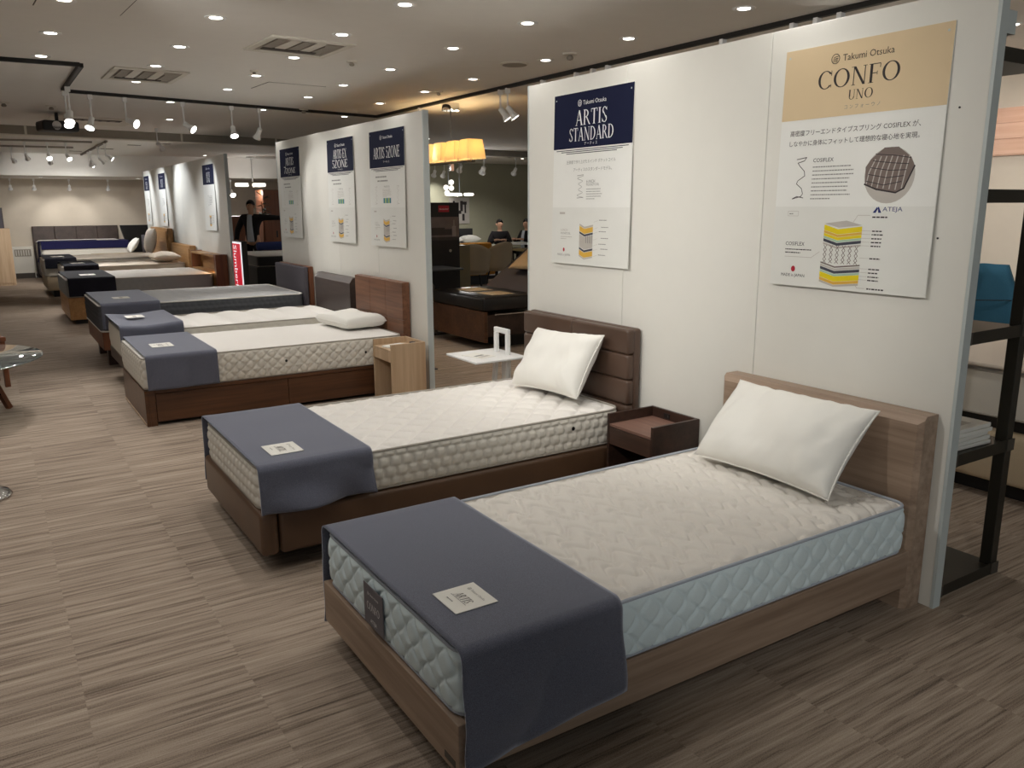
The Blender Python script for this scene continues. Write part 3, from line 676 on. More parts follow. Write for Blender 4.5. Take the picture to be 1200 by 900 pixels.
def logo(parent, x, y, s, mat, z=.0018):
    """round mark and the maker's name"""
    n = 20; stroke(parent, 'round_mark', mat, [(x - 4.05 * s + .62 * s * math.cos(2 * PI * i / n), y + .62 * s * math.sin(2 * PI * i / n)) for i in range(n + 1)], .10 * s, z)
    c = x - 4.05 * s
    stroke(parent, 'round_mark', mat, [(c - .25 * s, y - .42 * s), (c - .22 * s, y + .2 * s), (c + .4 * s, y + .3 * s)], .09 * s, z)
    stroke(parent, 'round_mark', mat, [(c + .02 * s, y - .42 * s), (c + .02 * s, y + .02 * s), (c + .38 * s, y + .04 * s)], .09 * s, z)
    stroke(parent, 'round_mark', mat, [(c + .24 * s, y - .42 * s), (c + .24 * s, y + .04 * s)], .09 * s, z)
    text(parent, 'Takumi Otsuka', x + .9 * s, y, w=7.6 * s, mat=mat, z=z)
def small_print(parent, x, y, w, n, dy, th, mat=None, seed=0):
    th *= .7
    rs = random.Random(seed); mb = MB()
    for i in range(n):
        l = w * (1 if i < n - 1 else .55) * rs.uniform(.86, 1); cx = x
        while cx < x + l:
            d = rs.uniform(.5, 1.6) * th * 2.2
            mb.flat([(cx, y - i * dy, .001), (min(cx + d, x + l), y - i * dy, .001), (min(cx + d, x + l), y - i * dy + th, .001), (cx, y - i * dy + th, .001)]); cx += d + th * .5
    return tag(mb.build('small_print', mat or M_inkg, parent), kind='stuff')
def coil(parent, x, y0, y1, amp, n, mat, w=.0022):
    pts = [(x + amp * (.75 + .25 * math.cos(2 * PI * t)) * math.cos(2 * PI * n * t), y0 + (y1 - y0) * t) for t in np.linspace(0, 1, 22 * n + 1)]
    stroke(parent, 'spring_drawing', mat, pts, w)
    for yy in (y0, y1): stroke(parent, 'spring_drawing', mat, [(x - amp, yy), (x + amp, yy + .004)], w * 1.4)
def layers(parent, x, y, hw, spec, depth):
    """exploded block of coloured layers seen from a corner: spec = [(thickness, material, gap)] from the top"""
    cy = y
    for th, mt, gap in spec:
        a, b, c = (x - hw, cy), (x - hw * .25, cy - depth), (x + hw, cy - depth * .25)
        strip('layer_drawing', parent, mt, [(a[0], a[1] - th), (b[0], b[1] - th), (b[0], b[1]), (a[0], a[1])], .0012)
        strip('layer_drawing', parent, mt, [(b[0], b[1] - th), (c[0], c[1] - th), (c[0], c[1]), (b[0], b[1])], .0012)
        cy -= th + gap
    return cy
def poster(label, yc, zt, w=.73, h=1.0, tilt=.018, x=PX):
    """sheet hung on a partition; its own frame has 0,0 at the top centre"""
    mb = MB(); n = 14
    V = np.zeros((2, n, 3))
    for i, t in enumerate(np.linspace(0, 1, n)):
        for j, xx in enumerate((-w / 2, w / 2)): V[j, i] = (xx, -h * t, 0)
    o = link('wall_poster', grid_mesh('wall_poster', V[:, ::-1]), M_paper); o.data.polygons.foreach_set('use_smooth', [False] * len(o.data.polygons)); s = o.modifiers.new('thickness', 'SOLIDIFY'); s.thickness = .004; s.offset = -1
    o.matrix_world = Matrix.Translation((x - .006, yc, zt)) @ Matrix.Rotation(tilt, 4, 'Y') @ FACE_MX
    # a fastener at each upper corner
    for sx in (-1, 1): strip('pin', o, M_alu, [(sx * (w / 2 - .022) + .005 * math.cos(2 * PI * k / 8), -.03 + .005 * math.sin(2 * PI * k / 8)) for k in range(8)], .003)
    return tag(o, label, 'poster', 'mattress posters on the partitions')
def navy_poster(label, yc, title, zt=2.245, w=.735, h=1.0, kana=True, two=True, detail=1, zone=True):
    o = poster(label, yc, zt, w, h); hd = .315
    strip('header', o, M_navyp, rect_pts(-w / 2, w / 2, -hd, 0), .0012)
    for k in range(3): strip('header_line', o, M_navyp, rect_pts(-w / 2 + .03 + .05 * k, w / 2 - .03 - .05 * k, -hd - .012 - .010 * k, -hd - .008 - .010 * k), .0008)
    logo(o, 0, -.062, .028, M_inkw)
    if len(title) == 2:
        serif(o, title[0], 0, -.145, .30 if len(title[0]) < 7 else .36, .085, M_inkw, .0016); serif(o, title[1], 0, -.238, {4: .22}.get(len(title[1]), .42), .075, M_inkw, .0016, small=1 if title[1][0] == '7' else None)
        text(o, 'ア ー テ ィ ス', 0, -.294, w=.12, mat=M_inkw, z=.0016)
    else:
        serif(o, title[0], 0, -.19, .56, .095, M_inkw, .0016); text(o, 'ア ー テ ィ ス', 0, -.27, w=.12, mat=M_inkw, z=.0016)
    if not zone:
        text(o, '圧倒度で作り上げた６インチ ポケットコイル', 0, -.395, w=.46, mat=M_inkg); text(o, 'アーティスのスタンダードモデル。', .02, -.44, w=.36, mat=M_inkg)
    else:
        small_print(o, -.24, -.40, .48, 1, .03, .016, seed=1); small_print(o, -.20, -.435, .40, 1, .03, .016, seed=2)
    strip('lower_sheet', o, M_paper2, rect_pts(-w / 2, w / 2, -h, -.66), .0006)
    if not zone:
        coil(o, -.09, -.605, -.475, .03, 4, M_inkg); text(o, '6-INCH', .01, -.51, w=.08, mat=M_inkg); text(o, 'POCKETCOIL', .03, -.528, w=.12, mat=M_inkg)
        small_print(o, -.03, -.556, .15, 5, .014, .005, seed=3)
    else:
        for s in (-1, 1): coil(o, s * .23, -.63, -.48, .022, 4, M_prg, .002)
        text(o, 'POCKETCOIL', 0, -.48, w=.12, mat=M_inkg); small_print(o, -.09, -.505, .18, 6, .012, .005, M_prg, 4)
        for k, mm in enumerate((M_teal, M_lgr, M_teal, M_lgr, M_teal)): strip('zone_drawing', o, mm, rect_pts(-.075 + k * .032, -.075 + (k + 1) * .032 - .002, -.622, -.578), .0012)
    strip('caption_box', o, M_prg, rect_pts(-.29, -.235, -.70, -.688), .0011)
    layers(o, -.02, -.755, .065, [(.010, M_prg, .002), (.030, M_gold, .003), (.012, M_prd, .003), (.075, M_prg, .003), (.012, M_prd, .003), (.030, M_gold, .002), (.008, M_prg, 0)], .018)
    for k in range(4): stroke(o, 'layer_drawing', M_prd, [(-.02 + k * .018, -.82), (-.02 + k * .018, -.868)], .003, .0016)
    text(o, '6-INCH', -.24, -.795, w=.07, mat=M_prg); text(o, 'POCKETCOIL', -.225, -.815, w=.10, mat=M_inkg); small_print(o, -.275, -.838, .12, 2, .012, .005, M_prg, 5)
    for k, yy in enumerate((-.735, -.775, -.80, -.838, -.872, -.90, -.935)): small_print(o, .10 + (k % 2) * .02, yy, .13, 1, .01, .006, M_inkg, 6 + k); stroke(o, 'leader_line', M_prg, [(.05, yy - .01), (.09, yy)], .0015)
    strip('red_dot', o, M_red, [(-.24 + .009 * math.cos(2 * PI * k / 14), -.915 + .012 * math.sin(2 * PI * k / 14)) for k in range(14)], .0012)
    text(o, 'MADE in JAPAN', -.24, -.948, w=.13, mat=M_inkg)
    return o
#PART3
# ------------------------------------------------------------------ posters
o = poster('beige-topped poster reading CONFO UNO on the near partition', 2.147, 2.243, .745, 1.0)
strip('header', o, M_beige, rect_pts(-.3725, .3725, -.29, 0), .0010)
logo(o, .0, -.062, .030, M_ink)
serif(o, 'CONFO', -.01, -.140, .38, .072, M_ink, .0016); serif(o, 'UNO', .01, -.211, .115, .038, M_ink, .0016); text(o, 'コ ン フ ォ ー ウ ノ', .02, -.257, w=.16, mat=M_inkg, z=.0016)
text(o, '高密度フリーエンドタイプスプリング COSIFLEX が、', -.02, -.345, w=.60, mat=M_ink); text(o, 'しなやかに身体にフィットして理想的な寝心地を実現。', -.02, -.388, w=.60, mat=M_ink)
pts = [(-.275, -.455), (-.225, -.448), (-.235, -.462), (-.268, -.470), (-.255, -.485), (-.232, -.505), (-.228, -.525), (-.262, -.545), (-.268, -.558), (-.240, -.578), (-.232, -.600), (-.240, -.612), (-.285, -.622), (-.262, -.612), (-.228, -.618)]
stroke(o, 'spring_drawing', M_ink, pts, .003)
text(o, 'COSIFLEX', -.14, -.462, w=.10, mat=M_ink); small_print(o, -.19, -.492, .20, 9, .0165, .006, seed=11)
strip('round_picture', o, M_prg, [(.17 + .108 * math.cos(2 * PI * k / 32), -.535 + .108 * math.sin(2 * PI * k / 32)) for k in range(32)], .0010)
pad = [(.064, -.50), (.085, -.47), (.14, -.428), (.20, -.428), (.255, -.468), (.273, -.50), (.235, -.585), (.205, -.60), (.12, -.585), (.068, -.565)]
strip('pad_picture', o, M_prmesh, pad, .0013)
for k in range(7):
    stroke(o, 'pad_picture', M_prg, [(.072 + k * .026, -.575 - .003 * k + (.008 if k > 5 else 0)), (.082 + k * .026, -.52), (.105 + k * .024, -.462 + (k == 0) * -.01)], .0045, .0016)
for k in range(5): stroke(o, 'pad_picture', M_ink, [(.072 + k * .008, -.555 + k * .026), (.15 + k * .01, -.572 + k * .028), (.225 + k * .008, -.56 + k * .022)], .0028, .0018)
stroke(o, 'pad_picture', M_ink, [(.066, -.567), (.12, -.588), (.205, -.602), (.238, -.586), (.274, -.502)], .006, .002)
strip('lower_sheet', o, M_paper2, rect_pts(-.3725, .3725, -1.0, -.655), .0006)
stroke(o, 'caption_box', M_prg, [(-.30, -.695), (-.245, -.695), (-.245, -.675), (-.30, -.675), (-.30, -.695)], .0016); small_print(o, -.293, -.688, .04, 1, .01, .006, seed=12)
text(o, 'ATEJA', .20, -.668, w=.085, h=.022, mat=M_inkb); strip('triangle_mark', o, M_inkb, [(.115, -.680), (.128, -.680), (.137, -.664), (.133, -.656)], .0012); strip('triangle_mark', o, M_inkb, [(.140, -.680), (.153, -.680), (.140, -.655), (.136, -.660)], .0012)
small_print(o, .115, -.700, .14, 1, .01, .008, M_ink, 13)
strip('layer_drawing', o, M_prg, [(-.105, -.725), (-.035, -.742), (.075, -.73), (.0, -.712)], .0011)
layers(o, -.015, -.730, .09, [(.022, M_yel, .001), (.010, M_gold, .001), (.012, M_yel, .001), (.008, M_prgreen, .002), (.012, M_prd, .004), (.008, M_prg, .002)], .018)
for k in range(6):
    stroke(o, 'spring_drawing', M_prmesh, [(-.10 + k * .03, -.815), (-.085 + k * .03, -.835), (-.10 + k * .03, -.855), (-.085 + k * .03, -.875), (-.10 + k * .03, -.89)], .0025, .0014)
    stroke(o, 'spring_drawing', M_prmesh, [(-.085 + k * .03, -.815), (-.10 + k * .03, -.835), (-.085 + k * .03, -.855), (-.10 + k * .03, -.875), (-.085 + k * .03, -.89)], .0025, .0014)
layers(o, -.015, -.885, .095, [(.006, M_prmesh, .003), (.008, M_prg, .002), (.012, M_prd, .002), (.008, M_prgreen, .001), (.022, M_yel, .001), (.012, M_gold, .001), (.008, M_prg, 0)], .018)
for k, yy in enumerate((-.752, -.766, -.782, -.797, -.812, -.862, -.905, -.920, -.936, -.950)):
    stroke(o, 'leader_line', M_prg, [(.075, yy), (.115, yy)], .0016); small_print(o, .12, yy - .003, .09, 1, .01, .007, M_ink, 14 + k)
stroke(o, 'leader_line', M_prg, [(.03, -.72), (.05, -.69), (.105, -.69)], .002); stroke(o, 'leader_line', M_prg, [(-.12, -.845), (-.16, -.872), (-.30, -.872)], .002); stroke(o, 'leader_line', M_prg, [(.06, -.965), (.075, -.985), (.11, -.985)], .002)
small_print(o, .12, -.988, .15, 1, .01, .008, M_ink, 30)
text(o, 'COSIFLEX', -.25, -.815, w=.10, mat=M_ink); small_print(o, -.30, -.842, .16, 2, .014, .006, M_ink, 31)
strip('red_dot', o, M_red, [(-.25 + .011 * math.cos(2 * PI * k / 16), -.925 + .013 * math.sin(2 * PI * k / 16)) for k in range(16)], .0012); text(o, 'MADE in JAPAN', -.25, -.955, w=.125, mat=M_ink)

navy_poster('navy-headed poster reading ARTIS STANDARD on the near partition', 3.885, ('ARTIS', 'STANDARD'), zone=False)
navy_poster('navy-headed poster reading ARTIS 5ZONE at the near end of the middle partition', 6.765, ('ARTIS 5ZONE',))
navy_poster('navy-headed poster reading ARTIS EX 5ZONE in the middle of the middle partition', 7.87, ('ARTIS EX', '5ZONE'), w=.70)
navy_poster('navy-headed poster reading ARTIS 7ZONE HARD at the far end of the middle partition', 9.44, ('ARTIS', '7ZONE'), w=.70)
for yc, ww, lab in ((13.46, .74, 'navy-headed poster on the near end of the far partition'), (17.35, .68, 'navy-headed poster halfway down the far partition'), (19.08, .62, 'navy-headed poster at the very end of the far partition')):
    q = poster(lab, yc, 2.235, ww, 1.0); strip('header', q, M_navyp, rect_pts(-ww / 2, ww / 2, -.30, 0), .0012)
    logo(q, 0, -.06, .028, M_inkw); strip('title_block', q, M_prg, rect_pts(-.12, .12, -.17, -.12), .0016) if False else serif(q, 'ARTIS', 0, -.15, .26, .07, M_inkw, .0016); serif(q, '5ZONE', 0, -.23, .24, .07, M_inkw, .0016)
    coil(q, -.06, -.62, -.47, .03, 4, M_inkg); small_print(q, .0, -.48, .2, 7, .02, .008, seed=3); layers(q, 0, -.76, .06, [(.03, M_gold, .003), (.01, M_prd, .003), (.07, M_prg, .003), (.01, M_prd, .003), (.03, M_gold, 0)], .018); small_print(q, .1, -.77, .14, 6, .025, .008, seed=4)

# ------------------------------------------------------------------ bed 1: greige wood
b = empty('bed', (1.9, 2.19, 0), label='low greige wooden bed frame with a slanted-edge plank headboard, nearest bed', cat='bed', group='single beds in the row')
b.location = (0, 0, 0)
def at0(o, x, y):
    """move an empty built at the origin to its thing's base without moving its parts"""
    o.location = (x, y, 0)
    for c in o.children: c.location = c.location - Vector((x, y, 0))
bx('foot_rail', M_greige, b, .90, .93, 1.68, 2.70, .10, .256, bev=.003, seg=2); bx('side_rail', M_greige_x, b, .93, 2.935, 1.68, 1.71, .102, .256, bev=.003, seg=2); bx('side_rail', M_greige_x, b, .93, 2.935, 2.67, 2.70, .102, .256, bev=.003, seg=2)
MB().poly([(2.935, 0), (2.935, .768), (2.965, .80), (3.04, .80), (3.04, 0)], 1.70, 2.68, 'y').build('headboard', M_greige, b)
hb = b.children[-1]
mb = MB()                                                    # bevelled end pieces of the headboard
for s, ye, yi in ((1, 2.70, 2.68), (-1, 1.68, 1.70)):
    t = bmesh.new(); fz, bz = .768, .80
    q = [t.verts.new(p) for p in ((2.935, yi, 0), (2.935, yi, fz), (2.965, yi, bz), (3.04, yi, bz), (3.04, yi, 0), (2.952, ye, 0), (2.952, ye, .786), (2.965, ye, bz), (3.04, ye, bz), (3.04, ye, 0))]
    for f in ((0, 1, 6, 5), (1, 2, 7, 6), (2, 3, 8, 7), (3, 4, 9, 8), (4, 0, 5, 9), (5, 6, 7, 8, 9), (4, 3, 2, 1, 0)): t.faces.new([q[i] for i in f])
    bmesh.ops.recalc_face_normals(t, faces=t.faces[:]); mb = MB(); mb._join(t); mb.build('headboard_edge', M_greige, hb)
for x, y in ((1.15, 1.95), (1.15, 2.43), (2.6, 1.95), (2.6, 2.43)): bx('leg', M_black, b, x - .03, x + .03, y - .03, y + .03, 0, .10)
for y in (1.85, 2.52): bx('support_beam', M_black, b, .96, 2.9, y - .02, y + .02, .10, .16)
bx('slat_deck', M_oak, b, .935, 2.93, 1.715, 2.665, .20, .25)
strip_o = bx('maker_badge', M_steel, b, .8985, .9, 1.70, 1.76, .118, .138); at0(b, 1.9, 2.19)
mattress('quilted cream mattress with a pale blue side on the nearest bed', .920, 2.914, 1.692, 2.688, .258, .463, q_ogee(.11, .125), q_lattice(.10, .09), .020, .011, M_cover, M_border_blue, M_pipe_blue, .007, .006, .06, .014)
runner('blue-grey felt runner over the foot of the nearest bed', .908, 1.445, 1.684, 2.696, .463, .34, .39, M_felt, 2, .03, .03, .27)
def card(label, x, y, z, w, h, rot, lines=True, group='white cards on the bed runners', txt='ARTIS'):
    o = MB().box(-w / 2, w / 2, -h / 2, h / 2, 0, .002).build('runner_card', M_card); o.matrix_world = Matrix.Translation((x, y, z)) @ Matrix.Rotation(rot, 4, 'Z') @ LIE
    tag(o, label, 'card', group)
    if txt: serif(o, txt, 0, -.005 * w / .14, w * .50, h * .20, M_ink, .0026, .22); logo(o, 0, h * .28, w * .07, M_inkg, .0026); stroke(o, 'rule', M_inkg, [(-w * .3, -h * .16), (w * .3, -h * .16)], .002, .0024); small_print(o, -w * .22, -h * .32, w * .45, 1, .01, .005, seed=2).location.z = .0016
    else: strip('print_line', o, M_prg, rect_pts(-w * .3, w * .3, -h * .1, h * .1), .0025)
    return o
card('white square card on the runner of the nearest bed', 1.06, 1.92, .4772, .145, .14, .0)
tg = MB().box(-.075, .075, -.07, .07, 0, .003, .001, 1).build('mattress_tag', plain('tag_grey', L(104, 101, 108), .6)); tg.matrix_world = Matrix.Translation((.900, 2.225, .352)) @ FACE_MX; tag(tg, 'grey CONFO tag sewn on the foot of the nearest mattress', 'tag')
serif(tg, 'CONFO', 0, .0, .10, .026, M_inkw, .0036); logo(tg, 0, .042, .009, M_inkw, .0036); text(tg, 'ATEJA', 0, -.05, w=.05, mat=M_inkw, z=.0036)
def lean(angle): return Matrix.Rotation(0, 4, 'Z') @ Matrix(((0, math.cos(angle), -math.sin(angle), 0), (-1, 0, 0, 0), (0, math.sin(angle), math.cos(angle), 0), (0, 0, 0, 1)))
pillow('white pillow leaning on the wooden headboard of the nearest bed', .71, .42, .20, M_pillow, (2.745, 2.185, .645), lean(math.radians(48)), 3, wr=1.7)

# ------------------------------------------------------------------ bed 2: brown leather
b = empty('bed', label='brown leather bed frame with a padded stitched headboard, second bed', cat='bed', group='single beds in the row')
bx('foot_rail', M_leather_f, b, .865, .945, 3.395, 4.465, .085, .285, bev=.022, seg=4, smooth=True)
bx('side_rail', M_leather_f, b, .95, 2.95, 3.395, 3.475, .085, .283, bev=.022, seg=4, smooth=True); bx('side_rail', M_leather_f, b, .95, 2.95, 4.385, 4.465, .085, .283, bev=.022, seg=4, smooth=True)
bx('slat_deck', M_black, b, .94, 2.95, 3.47, 4.39, .2, .284); bx('plinth', M_black, b, 1.05, 2.9, 3.6, 4.26, 0, .2)
hbz = [.0, .34, .49, .635, .78, .93]
hb = bx('headboard', M_leather, b, 2.985, 3.04, 3.40, 4.46, .085, .925, bev=.02, seg=3, smooth=True)
for k in range(5):
    for j, (ya, yb) in enumerate(((3.402, 3.93), (3.93, 4.458))): bx('headboard_cushion', M_leather, hb, 2.94, 2.995, ya + .001, yb - .001, max(.09, hbz[k]) + .001, min(.922, hbz[k + 1]) - .001, bev=.016, seg=3, smooth=True)
at0(b, 1.9, 3.93)
mattress('white diamond-quilted mattress on the brown leather bed', .885, 2.915, 3.415, 4.435, .288, .492, q_diamond(.085), q_hex(.06, .052), .018, .010, M_cover2, M_border, M_pipe_tan, .007, .006, .09, .014, vents=((2.565, .416), ))
runner('blue-grey felt runner over the foot of the leather bed', .872, 1.40, 3.415, 4.458, .492, .205, .36, M_felt, 5, .06, .03, .19, skew=.0)
card('white card on the runner of the leather bed', 1.045, 3.61, .506, .17, .15, .0)
pillow('white pillow leaning on the brown leather headboard', .64, .40, .20, M_pillow, (2.785, 3.87, .69), lean(math.radians(58)) @ Matrix.Rotation(.06, 4, 'Z'), 8, wr=1.7)

# dark nightstand between the two nearest beds
n = empty('nightstand', label='dark brown open nightstand with raised rim between the two nearest beds', cat='nightstand')
X0, X1, Y0, Y1, ZT = 2.715, 3.04, 2.935, 3.295, .503
bx('side_panel', M_darkwood, n, X0, X1, Y0, Y0 + .016, 0, ZT, bev=.001, seg=1); bx('side_panel', M_darkwood, n, X0, X1, Y1 - .016, Y1, 0, ZT, bev=.001, seg=1)
bx('back_panel', M_darkwood, n, X1 - .016, X1, Y0 + .016, Y1 - .016, .1, ZT, bev=.001, seg=1); bx('top_board', M_topwood, n, X0 + .004, X1 - .016, Y0 + .016, Y1 - .016, ZT - .068, ZT - .054)
d = bx('drawer', M_darkwood2, n, X0 + .002, X1 - .03, Y0 + .018, Y1 - .018, ZT - .165, ZT - .072, bev=.001, seg=1); bx('bottom_board', M_darkwood, n, X0 + .01, X1 - .016, Y0 + .016, Y1 - .016, .05, .066)
so = bx('power_socket', M_black, n, X1 - .019, X1 - .016, 3.14, 3.185, ZT - .045, ZT - .018); bx('socket_slot', M_steel, so, X1 - .0195, X1 - .019, 3.15, 3.155, ZT - .038, ZT - .025); at0(n, 2.88, 3.115)

# white side table with a loop handle
t = empty('side_table', label='white side table with a loop handle behind the leather bed', cat='table')
bx('table_top', M_white, t, 2.725, 3.15, 4.72, 5.155, .535, .552, bev=.006, seg=2)
x, y0, y1 = 3.07, 4.84, 5.03
hz = MB(); hz.box(x - .014, x + .014, y0, y0 + .035, .552, .70, .004, 1); hz.box(x - .014, x + .014, y1 - .035, y1, .552, .70, .004, 1); hz.box(x - .014, x + .014, y0, y1, .70, .735, .004, 1); hz.build('handle', M_white, t)
for yy in (y0, y1 - .035): MB().box(-.014, .014, 0, .035, -.55, 0, .003, 1, mat=Matrix.Translation((x, yy, .535)) @ Matrix.Rotation(.10, 4, 'Y')).build('leg', M_white, t)
bx('base_foot', M_white, t, 2.95, 3.2, 4.80, 4.835, 0, .02, bev=.003, seg=1); bx('base_foot', M_white, t, 2.95, 3.2, 5.04, 5.075, 0, .02, bev=.003, seg=1); bx('base_bar', M_white, t, 3.11, 3.14, 4.835, 5.04, 0, .02)
bx('modesty_panel', M_white, t, 3.10, 3.11, y0 + .04, y1 - .04, .3, .535); at0(t, 3.0, 4.93)
lf = MB().box(-.07, .07, -.1, .1, 0, .002).build('price_leaflet', M_card); lf.location = (2.87, 4.93, .5525); lf.rotation_euler.z = .3; tag(lf, 'white printed leaflet lying on the white side table', 'leaflet'); strip('print_block', lf, M_inkg, rect_pts(-.045, .04, -.02, .01), .0023); strip('print_block', lf, M_prg, rect_pts(-.045, .05, -.07, -.035), .0023)

# ------------------------------------------------------------------ bed 3: brown wood with drawers
b = empty('bed', label='brown wooden drawer bed with a squared walnut headboard, third bed', cat='bed', group='single beds in the row')
Y0, Y1 = 6.375, 7.47
bx('foot_panel', M_brownwood, b, .858, .885, Y0, Y1, 0, .272, bev=.002, seg=1); bx('foot_trim', M_oak, b, .8545, .858, Y0 + .02, Y1, .008, .02)
bx('corner_post', M_brownwood, b, .885, .93, Y0, Y0 + .03, 0, .272); bx('top_rail', M_brownwood, b, .93, 2.96, Y0, Y0 + .03, .245, .272, bev=.002, seg=1); bx('side_panel', M_brownwood, b, .885, 2.96, Y1 - .03, Y1, 0, .272)
for xa, xb in ((.934, 1.93), (1.934, 2.955)): bx('drawer', M_brownwood, b, xa, xb, Y0 + .004, Y0 + .03, .028, .242, bev=.002, seg=1)
bx('carcass', M_black, b, .886, 2.955, Y0 + .031, Y1 - .031, .02, .27)
hb = bx('headboard', M_walnut, b, 2.985, 3.035, Y0 + .01, Y1 - .02, 0, .957, bev=.003, seg=1)
dy = (Y1 - Y0 - .03) / 3
for k in range(3):
    for za, zb in ((.30, .63), (.63, .955)): bx('headboard_panel', M_walnut, hb, 2.968, 2.986, Y0 + .012 + k * dy + .0015, Y0 + .012 + (k + 1) * dy - .0015, za + .0015, zb - .0015, bev=.0015, seg=1)
at0(b, 1.9, 6.92)
mattress('ivory honeycomb-sided mattress on the wooden drawer bed', .87, 2.95, Y0 + .01, Y1 - .01, .275, .522, q_tuft(.30, .5), q_lattice(.085, .075), .004, .012, M_cover2, M_border, M_pipe_tan, .025, .008, .07, .016, vents=((1.924, .391), (2.604, .392)))
runner('dark blue-grey runner over the foot of the wooden drawer bed', .885, 1.395, Y0 + .001, Y1 - .001, .522, .245, .24, M_felt, 9, .012)
card('white card on the runner of the wooden drawer bed', 1.075, 6.81, .537, .20, .16, .0, txt='ARTIS')
pillow('thick white pillow lying flat on the wooden drawer bed', .62, .40, .12, M_pillow, (2.735, 7.02, .590), Matrix.Rotation(.1, 4, 'Z') @ LIE, 12, 5.5, .03, True)

# oak nightstand beside the drawer bed
n = empty('nightstand', label='pale oak nightstand with a small drawer beside the wooden drawer bed', cat='nightstand')
X0, X1, Y0, Y1, ZT = 2.665, 2.975, 5.985, 6.355, .50
bx('side_panel', M_oak, n, X0, X1, Y0, Y0 + .018, 0, ZT, bev=.001, seg=1); bx('side_panel', M_oak, n, X0, X1, Y1 - .018, Y1, 0, ZT, bev=.001, seg=1); bx('back_panel', M_oak, n, X1 - .016, X1, Y0 + .018, Y1 - .018, .0, ZT, bev=.001, seg=1)
bx('top_board', M_oak, n, X0 + .004, X1 - .016, Y0 + .018, Y1 - .018, ZT - .065, ZT - .05); bx('drawer', M_oak, n, X0 + .004, X1 - .03, Y0 + .02, Y1 - .02, ZT - .15, ZT - .068, bev=.001, seg=1); at0(n, 2.82, 6.17)
lf = MB().box(-.10, .10, -.07, .07, 0, .012).build('brochure', M_card); lf.matrix_world = Matrix.Translation((2.80, 6.17, .4505)) @ Matrix.Rotation(.3, 4, 'Z'); tag(lf, 'white brochure lying in the pale oak nightstand', 'brochure'); strip('print_block', lf, M_inkg, rect_pts(-.07, .05, -.03, .02), .0125)
lp = MB().box(-.02, .02, -.05, .05, 0, .035, .004, 1).build('small_black_box', M_black); lp.location = (2.925, 6.1, .4505); tag(lp, 'small dark gadget at the back of the pale oak nightstand', 'gadget')

# ------------------------------------------------------------------ bed 4: floating, pillow-top
b = empty('bed', label='dark floating bed frame with a slanted-top headboard, fourth bed', cat='bed', group='single beds in the row')
Y0, Y1 = 7.60, 8.58
bx('frame', M_darkwood, b, .90, 2.96, Y0, Y1, .20, .305, bev=.004, seg=1); bx('plinth', M_black, b, 1.25, 2.9, Y0 + .2, Y1 - .2, 0, .2)
MB().poly([(2.95, .2), (2.95, .86), (2.985, .91), (3.04, .91), (3.04, .2)], Y0 - .05, Y1 - .03, 'y').build('headboard', M_espresso, b); bx('headboard_cap', M_espresso, b, 2.985, 3.041, Y0 - .052, Y1 - .028, .905, .912); at0(b, 1.9, 8.09)
def puff(x, y): return (np.abs(np.sin(PI * (x + .06) / .30)) ** .5) * (.75 + .25 * np.abs(np.cos(PI * y / 1.0)))
mattress('puffy white pillow-top mattress on the dark floating bed', .905, 2.93, Y0 + .01, Y1 - .01, .307, .575, puff, q_lattice(.09, .09), .05, .006, M_cover2, M_border, M_pipe_tan, .02, .012, .07, .03)
runner('dark blue-grey runner rippling over the pillow-top mattress', .88, 1.40, Y0 + .01, Y1 - .01, .575, .20, .12, M_felt, 13, .02, .04, sink=lambda x, y: .010 * np.sin(x * 10) + .016)
card('white card on the rippled runner of the floating bed', 1.08, 8.14, .616, .19, .15, .0, txt=None)

# ------------------------------------------------------------------ bed 5: grey with block legs
b = empty('bed', label='dark wooden platform bed on block legs with a grey headboard, fifth bed', cat='bed', group='single beds in the row')
Y0, Y1 = 8.89, 10.22
bx('base', M_redwood, b, .875, 2.95, Y0, Y1, .205, .385, bev=.006, seg=2); 
for x, y in ((1.0, 9.26), (1.0, 10.05), (2.8, 9.26), (2.8, 10.05)): bx('leg', M_darkwood, b, x - .06, x + .06, y - .05, y + .05, 0, .206)
bx('headboard', M_redwood, b, 2.99, 3.04, Y0 - .04, 9.92, .2, .945, bev=.004, seg=1); bx('headboard_pad', M_grey_up, b, 2.94, 2.99, Y0 - .02, 9.94, .30, .94, bev=.015, seg=3, smooth=True)
at0(b, 1.9, 9.55)
mattress('grey quilted mattress with white piping on the platform bed', .87, 2.92, Y0, Y1, .387, .66, q_tuft(.11, .18), q_hex(.06, .05), .006, .006, M_cover_grey, M_border_slate, M_pipe, .025, .012, .06, .012, pr=.008)
runner('grey runner over the foot of the grey mattress', .885, 1.43, Y0, Y1, .66, .24, .2, M_felt, 17, .012)
card('white card on the runner of the grey mattress', 1.13, 9.35, .675, .20, .16, .0, txt=None)

